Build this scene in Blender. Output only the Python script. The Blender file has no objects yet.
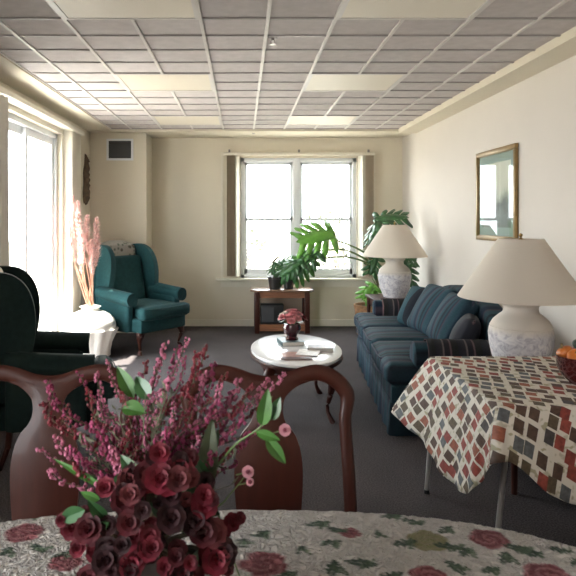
import bpy, bmesh, math, random
from mathutils import Vector, Matrix, noise
R = math.radians; PI = math.pi
random.seed(11)
S = bpy.context.scene
COL = S.collection
CAMZ, F, VX, VY = 1.367, 620.0, 242.0, 219.0

# ------------------------------------------------------------------ camera
cd = bpy.data.cameras.new('camera'); cam = bpy.data.objects.new('camera', cd); COL.objects.link(cam)
cam.location = (0, 0, CAMZ); cam.rotation_euler = (PI/2, 0, 0)
cd.sensor_width = 36; cd.lens = 36*F/576
cd.shift_x = (288-VX)/576; cd.shift_y = -(288-VY)/576
cd.clip_start = 0.05
S.camera = cam
cd.dof.use_dof = True; cd.dof.focus_distance = 3.8; cd.dof.aperture_fstop = 14
# ------------------------------------------------------------------ world, sun, exposure
W = bpy.data.worlds.new('sky'); S.world = W; W.use_nodes = True
bg = W.node_tree.nodes['Background']
bg.inputs[0].default_value = (0.93, 0.97, 1.0, 1); bg.inputs[1].default_value = 9.0
sd = bpy.data.lights.new('sun', 'SUN'); sd.energy = 28; sd.angle = R(1.0); sd.color = (1, .93, .82)
sun = bpy.data.objects.new('sun', sd); COL.objects.link(sun)
sun.rotation_euler = Vector((0.42, 0.17, -1.0)).to_track_quat('-Z', 'Y').to_euler()
def portal(loc, d, w, h):
    l = bpy.data.lights.new('window_daylight', 'AREA'); l.shape = 'RECTANGLE'; l.size = w; l.size_y = h
    l.cycles.is_portal = True
    o = bpy.data.objects.new('window_daylight', l); COL.objects.link(o); o.location = loc
    o.rotation_euler = Vector(d).to_track_quat('-Z', 'Z' if abs(d[2]) < .5 else 'Y').to_euler()
portal((.725, 8.09, 1.38), (0, -1, 0), 1.5, 1.54)
portal((-2.02, 5.25, 1.06), (1, 0, 0), 1.95, 2.1)
portal((-2.02, -.40, 1.35), (1, 0, 0), 2.0, 1.5)  # portal of the added, unseen fill window
S.view_settings.view_transform = 'Standard'; S.view_settings.look = 'None'
S.view_settings.gamma = 1; S.view_settings.use_curve_mapping = False
S.view_settings.exposure = 0.68

# ------------------------------------------------------------------ materials
MATS = {}
def mat(name, col, rough=.6, metal=0, var=0, vscale=8, bump=0, bscale=60, sheen=0, coat=0, trans=0, spec=.5, emis=None, estr=0, stretch=None, sss=0):
    if name in MATS: return MATS[name]
    m = bpy.data.materials.new(name); m.use_nodes = True; N = m.node_tree.nodes; L = m.node_tree.links
    b = N['Principled BSDF']
    b.inputs['Base Color'].default_value = (*col, 1); b.inputs['Roughness'].default_value = rough
    b.inputs['Metallic'].default_value = metal; b.inputs['Specular IOR Level'].default_value = spec
    b.inputs['Sheen Weight'].default_value = sheen; b.inputs['Coat Weight'].default_value = coat
    b.inputs['Transmission Weight'].default_value = trans
    if sss: b.inputs['Subsurface Weight'].default_value = sss; b.inputs['Subsurface Radius'].default_value = (.02, .02, .02)
    if emis: b.inputs['Emission Color'].default_value = (*emis, 1); b.inputs['Emission Strength'].default_value = estr
    tc = N.new('ShaderNodeTexCoord'); mp = N.new('ShaderNodeMapping'); L.new(tc.outputs['Object'], mp.inputs[0])
    if stretch: mp.inputs['Scale'].default_value = stretch
    if var:
        n = N.new('ShaderNodeTexNoise'); n.inputs['Scale'].default_value = vscale; n.inputs['Detail'].default_value = 5
        L.new(mp.outputs[0], n.inputs[0])
        r = N.new('ShaderNodeValToRGB'); e = r.color_ramp.elements
        e[0].position = .3; e[1].position = .7
        e[0].color = (*[c*(1-var) for c in col], 1); e[1].color = (*[min(1, c*(1+var)) for c in col], 1)
        L.new(n.outputs[0], r.inputs[0]); L.new(r.outputs[0], b.inputs['Base Color'])
    if bump:
        n2 = N.new('ShaderNodeTexNoise'); n2.inputs['Scale'].default_value = bscale; n2.inputs['Detail'].default_value = 4
        L.new(mp.outputs[0], n2.inputs[0]); bp = N.new('ShaderNodeBump'); bp.inputs['Strength'].default_value = bump
        bp.inputs['Distance'].default_value = .01
        L.new(n2.outputs[0], bp.inputs['Height']); L.new(bp.outputs[0], b.inputs['Normal'])
    MATS[name] = m; return m
def ramp(N, stops, interp='LINEAR'):
    r = N.new('ShaderNodeValToRGB'); r.color_ramp.interpolation = interp
    e = r.color_ramp.elements
    while len(e) < len(stops): e.new(.5)
    for i, (p, c) in enumerate(stops): e[i].position = p; e[i].color = (*c, 1)
    return r

M_wall = mat('cream_wall_paint', (.68, .615, .50), .85, var=.02, vscale=2, bump=.12, bscale=120)
M_wallr = mat('pale_wall_paint', (.65, .595, .54), .85, var=.02, vscale=2, bump=.12, bscale=120)
M_trim = mat('cream_trim_paint', (.70, .65, .55), .5, var=.02)
M_white = mat('white_window_paint', (.74, .76, .78), .4)
M_grid = mat('ceiling_grid_metal', (.62, .58, .55), .45)
M_gridd = mat('sprinkler_metal', (.22, .2, .19), .35, metal=.8)
M_tile = mat('ceiling_tile_mineral', (.52, .475, .465), .9, var=.07, vscale=14, bump=.5, bscale=220)
M_diff = mat('light_diffuser', (.62, .56, .46), .5, emis=(1, .9, .75), estr=.05, bump=.15, bscale=300)
M_wood = mat('mahogany', (.042, .010, .006), .40, spec=.28, var=.15, vscale=5, coat=.08, stretch=(14, 14, 1.2), bump=.05)
M_woodm = mat('medium_wood', (.24, .10, .05), .4, var=.3, vscale=6, coat=.2, stretch=(1.5, 12, 12))
M_green = mat('green_velvet', (.008, .046, .050), .8, var=.18, vscale=30, spec=.25, sheen=.03, bump=.3, bscale=260)
M_greend = mat('dark_green_upholstery', (.009, .022, .020), .8, var=.18, vscale=30, spec=.25, sheen=.0, bump=.3, bscale=260)
M_marble = mat('white_marble', (.80, .79, .80), .18, var=.05, vscale=6, coat=.5)
M_leaf = mat('glossy_dark_leaf', (.035, .11, .035), .35, var=.3, vscale=12, spec=.6)
M_leafb = mat('bright_leaf', (.14, .36, .05), .4, var=.25, vscale=12, sss=0)
M_stem = mat('green_stem', (.13, .2, .07), .5)
M_metal = mat('grey_metal_tube', (.55, .53, .52), .35, metal=.6)
M_black = mat('black_plastic', (.012, .012, .014), .35)
M_pot = mat('dark_ceramic', (.02, .018, .018), .3, coat=.3)
M_cream = mat('cream_fabric', (.78, .74, .67), .9, var=.03, bump=.2, bscale=300)
M_vane = mat('beige_vane', (.60, .50, .38), .7, var=.05, bump=.2, bscale=200)
M_vanel = mat('cream_vane', (.80, .76, .66), .7, var=.03, bump=.2, bscale=200)
M_gold = mat('antique_gold', (.26, .17, .07), .4, metal=.5, var=.2, vscale=30)
M_brass = mat('brass', (.45, .3, .12), .3, metal=1)

def carpet():
    m = bpy.data.materials.new('grey_carpet'); m.use_nodes = True; N = m.node_tree.nodes; L = m.node_tree.links; b = N['Principled BSDF']
    tc = N.new('ShaderNodeTexCoord'); n = N.new('ShaderNodeTexNoise'); n.inputs['Scale'].default_value = 130; n.inputs['Detail'].default_value = 3
    n2 = N.new('ShaderNodeTexNoise'); n2.inputs['Scale'].default_value = 2.2
    L.new(tc.outputs['Object'], n.inputs[0]); L.new(tc.outputs['Object'], n2.inputs[0])
    r = ramp(N, [(.3, (.045, .038, .040)), (.7, (.17, .148, .150))]); L.new(n.outputs[0], r.inputs[0])
    mx = N.new('ShaderNodeMixRGB'); mx.blend_type = 'MULTIPLY'; mx.inputs[0].default_value = .5
    L.new(r.outputs[0], mx.inputs[1]); L.new(n2.outputs[0], mx.inputs[2]); L.new(mx.outputs[0], b.inputs['Base Color'])
    b.inputs['Roughness'].default_value = .95; b.inputs['Specular IOR Level'].default_value = .15
    bp = N.new('ShaderNodeBump'); bp.inputs['Strength'].default_value = .8; bp.inputs['Distance'].default_value = .01
    L.new(n.outputs[0], bp.inputs['Height']); L.new(bp.outputs[0], b.inputs['Normal']); return m
M_carpet = carpet()
def stripes(name, axis, stops, scale, dist=.3, rough=.8):
    m = bpy.data.materials.new(name); m.use_nodes = True; N = m.node_tree.nodes; L = m.node_tree.links; b = N['Principled BSDF']
    tc = N.new('ShaderNodeTexCoord'); sp = N.new('ShaderNodeSeparateXYZ'); L.new(tc.outputs['Object'], sp.inputs[0])
    n = N.new('ShaderNodeTexNoise'); n.inputs['Scale'].default_value = 9; L.new(tc.outputs['Object'], n.inputs[0])
    a = N.new('ShaderNodeMath'); a.operation = 'MULTIPLY_ADD'; a.inputs[1].default_value = .03*dist
    L.new(n.outputs[0], a.inputs[0]); L.new(sp.outputs[axis], a.inputs[2])
    mu = N.new('ShaderNodeMath'); mu.operation = 'MULTIPLY'; mu.inputs[1].default_value = scale; L.new(a.outputs[0], mu.inputs[0])
    fr = N.new('ShaderNodeMath'); fr.operation = 'FRACT'; L.new(mu.outputs[0], fr.inputs[0])
    r = ramp(N, stops); L.new(fr.outputs[0], r.inputs[0]); 
    n3 = N.new('ShaderNodeTexNoise'); n3.inputs['Scale'].default_value = 160; L.new(tc.outputs['Object'], n3.inputs[0])
    mx = N.new('ShaderNodeMixRGB'); mx.blend_type = 'OVERLAY'; mx.inputs[0].default_value = .35
    L.new(r.outputs[0], mx.inputs[1]); L.new(n3.outputs[0], mx.inputs[2]); L.new(mx.outputs[0], b.inputs['Base Color'])
    b.inputs['Roughness'].default_value = rough; b.inputs['Specular IOR Level'].default_value = .2
    bp = N.new('ShaderNodeBump'); bp.inputs['Strength'].default_value = .3; bp.inputs['Distance'].default_value = .005
    L.new(n3.outputs[0], bp.inputs['Height']); L.new(bp.outputs[0], b.inputs['Normal']); return m
tl, nv, ros, sl, dk = (.018, .052, .066), (.009, .017, .034), (.052, .038, .05), (.025, .05, .07), (.008, .010, .016)
SOFA = [(0, nv), (.12, sl), (.2, tl), (.34, sl), (.38, ros), (.43, nv), (.5, tl), (.62, dk), (.68, tl), (.8, sl), (.86, ros), (.9, nv), (1, nv)]
M_sofa = stripes('striped_blue_upholstery', 1, SOFA, 3.1)
M_sofax = stripes('striped_pillow_upholstery', 1, SOFA, 4.2)
M_throw = stripes('dark_striped_throw', 0, [(0, (.02, .02, .025)), (.3, (.03, .03, .035)), (.36, (.15, .12, .12)), (.42, (.02, .02, .025)), (.62, (.025, .02, .025)), (.68, (.13, .08, .09)), (.74, (.02, .02, .02)), (1, (.02, .02, .02))], 7, rough=.9)

# ------------------------------------------------------------------ mesh helpers
def link(name, bm, m, parent=None, smooth=True, recalc=True, bevel=0, bseg=2, sharp=45):
    if recalc: bmesh.ops.recalc_face_normals(bm, faces=bm.faces)
    if bevel:
        es = [e for e in bm.edges if len(e.link_faces) == 2 and e.calc_face_angle(0) > R(35)]
        bmesh.ops.bevel(bm, geom=es, offset=bevel, segments=bseg, affect='EDGES', profile=.5, clamp_overlap=True)
    me = bpy.data.meshes.new(name); bm.to_mesh(me); bm.free()
    if smooth:
        me.polygons.foreach_set('use_smooth', [True]*len(me.polygons))
        me.set_sharp_from_angle(angle=R(sharp))
    for x in (m if isinstance(m, (list, tuple)) else [m]): me.materials.append(x)
    o = bpy.data.objects.new(name, me); COL.objects.link(o)
    if parent: o.parent = parent
    return o
def tag(o, label=None, cat=None, group=None, kind=None):
    if label: o['label'] = label
    if cat: o['category'] = cat
    if group: o['group'] = group
    if kind: o['kind'] = kind
    return o
def thing(name, label, cat, loc=(0, 0, 0), rz=0, group=None):
    o = bpy.data.objects.new(name, None); COL.objects.link(o); o.empty_display_size = .1
    o.location = loc; o.rotation_euler = (0, 0, rz); return tag(o, label, cat, group)
def dup(root, loc=None, rz=None, label=None):
    r = root.copy(); COL.objects.link(r)
    if loc is not None: r.location = loc
    if rz is not None: r.rotation_euler = (0, 0, rz)
    if label: r['label'] = label
    for ch in root.children:
        c = ch.copy(); COL.objects.link(c); c.parent = r
        for g in ch.children:
            d = g.copy(); COL.objects.link(d); d.parent = c
    return r
def box(bm, x0, x1, y0, y1, z0, z1, mi=0):
    vs = [bm.verts.new((x, y, z)) for x in (x0, x1) for y in (y0, y1) for z in (z0, z1)]
    for f in ((0, 1, 3, 2), (4, 6, 7, 5), (0, 4, 5, 1), (2, 3, 7, 6), (0, 2, 6, 4), (1, 5, 7, 3)):
        bm.faces.new([vs[i] for i in f]).material_index = mi
def boxes(*bs):
    bm = bmesh.new()
    for b in bs: box(bm, *b)
    return bm
def struct(name, bm, m, parent=None, bevel=0):
    o = link(name, bm, m, parent, smooth=bool(bevel), bevel=bevel)
    if parent is None: o['kind'] = 'structure'
    return o
def cr(pts, n=6):
    """Catmull-Rom through points (tuples of any length)"""
    P = [tuple(p) for p in pts]; P = [P[0]]+P+[P[-1]]; out = []
    for i in range(1, len(P)-2):
        for k in range(n):
            t = k/n; a, b, c, d = P[i-1], P[i], P[i+1], P[i+2]
            out.append(tuple(.5*((2*b[j])+(-a[j]+c[j])*t+(2*a[j]-5*b[j]+4*c[j]-d[j])*t*t+(-a[j]+3*b[j]-3*c[j]+d[j])*t**3) for j in range(len(b))))
    out.append(P[-2]); return out
def tube(bm, pts, rad, seg=10, sx=1.0, sy=1.0, up=None, cap=True):
    """tube with oval section (sx across, sy along 'up')"""
    pts = [Vector(p) for p in pts]; n = len(pts)
    rads = [rad]*n if not hasattr(rad, '__len__') else rad
    rings = []; ref = Vector(up) if up else Vector((0, 0, 1))
    for i, p in enumerate(pts):
        t = (pts[min(i+1, n-1)]-pts[max(i-1, 0)]).normalized()
        r0 = ref if abs(t.dot(ref)) < .97 else Vector((1, 0, 0))
        u = t.cross(r0).normalized(); v = u.cross(t)
        rings.append([bm.verts.new(p+u*math.cos(2*PI*k/seg)*rads[i]*sx+v*math.sin(2*PI*k/seg)*rads[i]*sy) for k in range(seg)])
    for a, b in zip(rings, rings[1:]):
        for k in range(seg): bm.faces.new((a[k], a[(k+1) % seg], b[(k+1) % seg], b[k]))
    if cap: bm.faces.new(rings[0]); bm.faces.new(rings[-1])
def lathe(bm, prof, seg=36, c=(0, 0), fn=None, close=False):
    rings = []
    for (r, z) in prof:
        ring = []
        for k in range(seg):
            a = 2*PI*k/seg; rr = r if fn is None else fn(r, z, a)
            ring.append(bm.verts.new((c[0]+rr*math.cos(a), c[1]+rr*math.sin(a), z)))
        rings.append(ring)
    prs = list(zip(rings, rings[1:]))
    if close: prs.append((rings[-1], rings[0]))
    for a, b in prs:
        for k in range(seg): bm.faces.new((a[k], a[(k+1) % seg], b[(k+1) % seg], b[k]))
    if not close:
        if prof[0][0] > 1e-5: bm.faces.new(rings[0])
        if prof[-1][0] > 1e-5: bm.faces.new(rings[-1])
    bmesh.ops.remove_doubles(bm, verts=bm.verts, dist=1e-6)
def softbox(bm, c, s, r=.04, n=10, puff=(0, 0, 0), mtx=None):
    """rounded, puffed cushion: centre c, full size s, edge radius r, puff per axis"""
    vmap = {}; h = [x/2 for x in s]
    def V(p):
        key = tuple(round(x, 5) for x in p)
        if key in vmap: return vmap[key]
        q = []
        for i in range(3):
            q.append(p[i]*h[i])
        core = [max(-(h[i]-r), min(h[i]-r, q[i])) for i in range(3)]
        d = Vector([q[i]-core[i] for i in range(3)])
        if d.length > 1e-9: d = d.normalized()*r if sum(abs(abs(p[i])-1) < 1e-6 for i in range(3)) >= 1 else d
        w = Vector(core)+d
        for i in range(3):
            j, k = (i+1) % 3, (i+2) % 3
            if puff[i]:
                w[i] += math.copysign(1, p[i])*abs(p[i])*puff[i]*(1-p[j]**2)*(1-p[k]**2)
        w = w+Vector(c) if mtx is None else mtx @ (w+Vector(c))
        v = bm.verts.new(w); vmap[key] = v; return v
    g = [math.sin(PI/2*(-1+2*i/n)) if False else -1+2*i/n for i in range(n+1)]
    # concentrate samples towards edges
    g = [math.copysign(abs(x)**.7, x) for x in g]
    for ax in range(3):
        for sgn in (-1, 1):
            for i in range(n):
                for j in range(n):
                    q = []
                    for (a, b) in ((i, j), (i+1, j), (i+1, j+1), (i, j+1)):
                        p = [0, 0, 0]; p[ax] = sgn; p[(ax+1) % 3] = g[a]; p[(ax+2) % 3] = g[b]; q.append(V(p))
                    try: bm.faces.new(q)
                    except ValueError: pass
def prism(bm, poly, axis, a, b, fn=None):
    """extrude 2-d polygon along axis from a to b. axis 0: poly=(y,z); 1: (x,z); 2: (x,y)"""
    def P(p, t):
        q = {0: (t, p[0], p[1]), 1: (p[0], t, p[1]), 2: (p[0], p[1], t)}[axis]
        return fn(Vector(q)) if fn else q
    A = [bm.verts.new(P(p, a)) for p in poly]; B = [bm.verts.new(P(p, b)) for p in poly]; n = len(poly)
    for i in range(n): bm.faces.new((A[i], A[(i+1) % n], B[(i+1) % n], B[i]))
    f1 = bm.faces.new(A); f2 = bm.faces.new(B)
    bmesh.ops.triangulate(bm, faces=[f1, f2])
def blob(bm, c, r, sub=1, jit=0, sc=(1, 1, 1), mtx=None):
    m = Matrix.Translation(c) @ (mtx or Matrix()) @ Matrix.Diagonal((*sc, 1))
    res = bmesh.ops.create_icosphere(bm, subdivisions=sub, radius=r, matrix=m)
    if jit:
        for v in res['verts']: v.co += Vector([random.uniform(-jit, jit) for _ in range(3)])

# ------------------------------------------------------------------ room shell
XL, XR, YB, YF, H = -1.83, 2.05, 7.92, -2.0, 2.44
struct('floor', boxes((XL-.15, XR+.15, YF-.1, YB+.15, -.12, 0)), M_carpet)
struct('wall_back', boxes((XL-.15, -.02, YB, YB+.15, 0, 2.6), (1.47, XR+.15, YB, YB+.15, 0, 2.6), (-.02, 1.47, YB, YB+.15, 0, .61), (-.02, 1.47, YB, YB+.15, 2.15, 2.6)), M_wall)
struct('wall_right', boxes((XR, XR+.15, YF, YB, 0, 2.6)), M_wallr)
DY0, DY1, DZ = 4.40, 6.25, 2.22
struct('wall_left', boxes((XL-.15, XL, YF, -1.4, 0, 2.6), (XL-.15, XL, -1.4, .6, 0, .6), (XL-.15, XL, -1.4, .6, 2.1, 2.6), (XL-.15, XL, .6, DY0, 0, 2.6), (XL-.15, XL, DY1, YB, 0, 2.6), (XL-.15, XL, DY0, DY1, DZ, 2.6)), M_wall)  # includes the opening added near the camera for fill light
struct('wall_front', boxes((XL-.15, XR+.15, YF-.15, YF, 0, 2.6)), M_wall)
struct('wall_chase', boxes((XL, -1.15, 7.45, YB, 0, 2.40)), M_wall)
struct('ceiling', boxes((XL-.15, XR+.15, YF-.1, YB+.15, 2.431, 2.6)), M_tile)
struct('trim_1', boxes((1.84, XR, YF, 7.3, 2.375, 2.431)), M_wall)
struct('trim_2', boxes((XL, -1.54, YF, 7.3, 2.41, 2.431)), M_wall)
struct('trim_3', boxes((XL, XR, 7.3, YB, 2.40, 2.431)), M_wall)
struct('baseboard_back', boxes((-1.15, XR-.015, YB-.014, YB, 0, .085)), M_trim)
struct('baseboard_right', boxes((XR-.014, XR, YF, YB, 0, .085)), M_trim)
struct('baseboard_left', boxes((XL, XL+.014, YF, DY0-.06, 0, .085), (XL, XL+.014, DY1+.06, 7.44, 0, .085)), M_trim)
struct('baseboard_chase', boxes((XL, -1.15, 7.436, 7.45, 0, .085), (-1.15, -1.136, 7.436, YB-.015, 0, .085)), M_trim)
# ceiling grid bars, one mesh (a surface pattern of the ceiling)
bm = bmesh.new()
gx = [-1.54, -1.30, -.94, -.58, -.22, .137, .495, .853, 1.21, 1.57]
rows = [3.28+.307*k for k in range(-17, 14)]
rects = []
for (x0, x1) in ((-.94, -.22), (.495, 1.21)):
    for (y0, y1) in ((.824, 1.438), (2.666, 3.28), (4.508, 5.122), (6.35, 6.964)): rects.append((x0, x1, y0, y1))
def inrect(x, y): return any(a-.005 < x < b+.005 and c-.005 < y < d+.005 for a, b, c, d in rects)
for i, x in enumerate(gx):
    for a, b in zip([YF]+rows, rows+[7.3]):
        mx = (a+b)/2
        if any(r[0]+.01 < x < r[1]-.01 and r[2] < mx < r[3] for r in rects): continue
        w = .0095; z = 2.421
        box(bm, x-w, x+w, a, b, z, 2.4315)
xs = [-1.54]+gx[1:]+[1.84]
for y in rows:
    for a, b in zip(xs, xs[1:]):
        if any(r[2]+.01 < y < r[3]-.01 and r[0] < (a+b)/2 < r[1] for r in rects): continue
        box(bm, a, b, y-.009, y+.009, 2.423, 2.4315, 1)
struct('trim_4', bm, [M_grid, mat('grid_cross_bar', (.36, .33, .32), .5)])
# ceiling lights
cl = thing('ceiling_light', 'x', 'ceiling light', (0, 0, 0), 0, 'square recessed ceiling lights')
link('frame', boxes((-.355, .355, -.307, -.285, 2.42, 2.4305), (-.355, .355, .285, .307, 2.42, 2.4305), (-.355, -.333, -.285, .285, 2.42, 2.4305), (.333, .355, -.285, .285, 2.42, 2.4305)), M_grid, cl, smooth=False)
link('diffuser', boxes((-.333, .333, -.285, .285, 2.4235, 2.4305)), M_diff, cl, smooth=False)
spots = [(-.58, 2.973, 'square ceiling light panel at the top left of the photo, nearest on the left'),
         (.852, 2.973, 'square ceiling light panel at the top right, nearest on the right side'),
         (-.58, 4.815, 'middle panel of the left row of square ceiling lights'),
         (.852, 4.815, 'middle panel of the right row of square ceiling lights'),
         (-.58, 6.657, 'farthest panel of the left row of ceiling lights, washed by sun glare'),
         (.852, 6.657, 'farthest panel of the right row of ceiling lights, above the window')]
for i, (x, y, lb) in enumerate(spots):
    if i == 0: cl.location = (x, y, 0); cl['label'] = lb
    else: dup(cl, (x, y, 0), 0, lb)
# sprinklers
def sprinkler(x, y, lb):
    t = thing('ceiling_sprinkler', lb, 'sprinkler', (x, y, 2.421), 0, 'ceiling sprinkler heads')
    b = bmesh.new(); lathe(b, [(.0, .016), (.035, .014), (.037, .004), (.012, 0), (.012, -.02), (.0, -.02)], 16); link('escutcheon', b, M_gridd, t)
    b = bmesh.new(); lathe(b, [(0, -.058), (.028, -.058), (.028, -.054), (0, -.054)], 14)
    tube(b, [(.012, 0, -.018), (.016, 0, -.036), (.004, 0, -.055)], .003, 6); tube(b, [(-.012, 0, -.018), (-.016, 0, -.036), (-.004, 0, -.055)], .003, 6)
    link('deflector', b, M_gridd, t); t.scale = (.75, .75, .6)
sprinkler(.18, 3.62, 'bronze sprinkler head hanging from ceiling beside the nearest left light')
sprinkler(.14, 7.42, 'small sprinkler head on far ceiling strip just above the window')
# vent on the chase
t = thing('wall_vent', 'dark square air vent with white frame high on the corner chase', 'vent', (-1.465, 7.449, 2.20))
link('frame', boxes((-.16, .16, -.015, 0, -.13, -.105), (-.16, .16, -.015, 0, .105, .13), (-.16, -.135, -.015, 0, -.105, .105), (.135, .16, -.015, 0, -.105, .105)), M_white, t, smooth=False)
b = boxes((-.135, .135, -.004, -.001, -.105, .105))
for k in range(9): box(b, -.135, .135, -.013, -.006, -.10+.0235*k, -.092+.0235*k)
link('louvre', b, M_black, t, smooth=False)

# ------------------------------------------------------------------ back window
def glassmat():
    m = bpy.data.materials.new('window_glass'); m.use_nodes = True; N = m.node_tree.nodes; L = m.node_tree.links
    for n in list(N): N.remove(n)
    o = N.new('ShaderNodeOutputMaterial'); tr = N.new('ShaderNodeBsdfTransparent'); tr.inputs[0].default_value = (.96, .98, .98, 1)
    gl = N.new('ShaderNodeBsdfGlossy'); gl.inputs['Roughness'].default_value = .02; fr = N.new('ShaderNodeFresnel'); fr.inputs[0].default_value = 1.3
    mx = N.new('ShaderNodeMixShader'); ge = N.new('ShaderNodeNewGeometry'); sb = N.new('ShaderNodeMath'); sb.operation = 'SUBTRACT'; sb.use_clamp = True; L.new(fr.outputs[0], sb.inputs[0]); L.new(ge.outputs['Backfacing'], sb.inputs[1]); L.new(sb.outputs[0], mx.inputs[0]); L.new(tr.outputs[0], mx.inputs[1]); L.new(gl.outputs[0], mx.inputs[2]); L.new(mx.outputs[0], o.inputs[0]); return m
M_glass = glassmat()
x0, x1, z0, z1 = -.02, 1.47, .61, 2.15; xm = .70; yb = YB+.05
w = struct('window_1', boxes((x0, x0+.05, yb, yb+.08, z0, z1), (x1-.05, x1, yb, yb+.08, z0, z1), (x0, x1, yb, yb+.08, z0, z0+.05), (x0, x1, yb, yb+.08, z1-.05, z1), (xm-.045, xm+.045, yb-.01, yb+.08, z0, z1)), M_white, bevel=.004)
for (a, b_) in ((x0+.05, xm-.045), (xm+.045, x1-.05)):
    for k, (c, d) in enumerate(((z0+.05, 1.38), (1.345, z1-.05))):
        yy = yb+.005+.035*k
        s = struct('window_sash', boxes((a, a+.035, yy, yy+.03, c, d), (b_-.035, b_, yy, yy+.03, c, d), (a, b_, yy, yy+.03, c, c+.035+.03*(1-k)), (a, b_, yy, yy+.03, d-.035, d)), M_white, w)
        struct('window_pane', boxes((a+.035, b_-.035, yy+.012, yy+.016, c+.035+.03*(1-k), d-.035)), M_glass, s)
struct('window_sill', boxes((-.33, 1.74, YB-.09, YB+.05, .585, .612)), M_trim, w, bevel=.005)
struct('apron', boxes((-.27, 1.68, YB-.02, YB-.001, .50, .584)), M_trim, w)
struct('casing', boxes((-.27, -.235, YB-.018, YB-.001, .612, 2.22), (1.665, 1.70, YB-.018, YB-.001, .612, 2.22), (-.27, 1.70, YB-.018, YB-.001, 2.19, 2.22)), M_trim, w)
# vertical blind on the window
vb = thing('vertical_blind', 'beige vertical blind drawn open to both sides of the far window', 'blind', (0, YB-.06, 0))
link('headrail', boxes((-.24, 1.68, -.02, .02, 2.175, 2.21)), M_trim, vb, bevel=.003)
for x in (-.16, .72, 1.6):
    link('bracket', boxes((x-.012, x+.012, -.028, -.0, 2.212, 2.245)), M_gridd, vb)
def vane(x, y, ang, parent, m, z0=.64, z1=2.17, wd=.085):
    b = bmesh.new(); pts = []
    for i in range(5):
        u = -1+i/2; pts.append((u*wd/2, .008*(1-u*u)))
    poly = pts+[(p[0], p[1]+.0015) for p in pts[::-1]]
    M = Matrix.Translation((x, y, 0)) @ Matrix.Rotation(ang, 4, 'Z')
    prism(b, poly, 2, z0, z1, lambda v: M @ v); link('vane', b, m, parent)
for k in range(8): vane(-.17+.0175*k, 0, R(62), vb, M_vane if k < 6 else M_vanel)
for k in range(9): vane(1.50+.0175*k, 0, R(-58), vb, M_vane if k > 2 else M_vanel)

# ------------------------------------------------------------------ left sliding door
xo = XL-.1
d = struct('door_1', boxes((xo-.04, xo+.07, DY0, DY0+.05, 0, DZ), (xo-.04, xo+.07, DY1-.05, DY1, 0, DZ), (xo-.04, xo+.07, DY0, DY1, DZ-.05, DZ), (xo-.04, xo+.07, DY0, DY1, 0, .03)), M_white, bevel=.003)
for k, (a, b_) in enumerate(((DY0+.05, 5.47), (5.40, DY1-.05))):
    xx = xo-.02+.035*k
    s = struct('door_panel', boxes((xx, xx+.03, a, a+.06, .03, DZ-.05), (xx, xx+.03, b_-.06, b_, .03, DZ-.05), (xx, xx+.03, a+.06, b_-.06, .03, .12), (xx, xx+.03, a+.06, b_-.06, DZ-.12, DZ-.05)), M_white, d)
    struct('pane', boxes((xx+.012, xx+.017, a+.06, b_-.06, .12, DZ-.12)), M_glass, s)
h = bmesh.new(); tube(h, cr([(xo+.05, 5.76, .95), (xo+.09, 5.76, .97), (xo+.09, 5.76, 1.13), (xo+.05, 5.76, 1.15)], 4), .008, 8); struct('door_handle', h, M_white, d)
struct('casing', boxes((XL, XL+.018, DY0-.06, DY0, 0, DZ+.06), (XL, XL+.018, DY1, DY1+.06, 0, DZ+.06), (XL, XL+.022, DY0, DY1, DZ, DZ+.06)), M_trim, d)
# unseen window added on the camera side to fill the front with daylight
w2 = struct('added_fill_window', boxes((xo-.02, xo+.03, -1.4, -1.35, .6, 2.1), (xo-.02, xo+.03, .55, .6, .6, 2.1), (xo-.02, xo+.03, -1.35, .55, .6, .65), (xo-.02, xo+.03, -1.35, .55, 2.05, 2.1), (xo-.02, xo+.03, -.42, -.38, .65, 2.05)), M_white)
# valance + vertical blind stack on the door
vd = thing('vertical_blind', 'cream vertical blind gathered at the far side of the glass door', 'blind', (XL+.09, 0, 0))
link('headrail', boxes((-.085, .04, DY0-.1, 6.70, 2.265, 2.31)), M_trim, vd, bevel=.006)
for k in range(12): vane(-.035, 6.30+.03*k, R(22), vd, M_vanel, .03, 2.264, .10)
# curtain by the door's near side
def curtain():
    b = bmesh.new(); nu, nv = 70, 40; G = []
    for j in range(nv+1):
        v = j/nv; z = 2.24*(1-v)+.006; row = []
        fl = max(0, (.42-z)/.42)
        for i in range(nu+1):
            u = i/nu; y = 4.12+.36*u
            fold = .038*math.sin(u*34+.6*math.sin(v*3))+.012*math.sin(u*71+v*2)
            x = XL+.115+fold*(.7+.5*v)+fl**1.5*(.20+.08*math.sin(u*11+1))
            y -= fl**1.4*.12*(1-u)
            row.append(b.verts.new((x, y, z)))
        G.append(row)
    for j in range(nv):
        for i in range(nu): b.faces.new((G[j][i], G[j][i+1], G[j+1][i+1], G[j+1][i]))
    o = link('curtain', b, M_cream); md = o.modifiers.new('thick', 'SOLIDIFY'); md.thickness = .003
    tag(o, 'cream draped curtain flaring at the floor behind the dark near armchair', 'curtain')
curtain()
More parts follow.
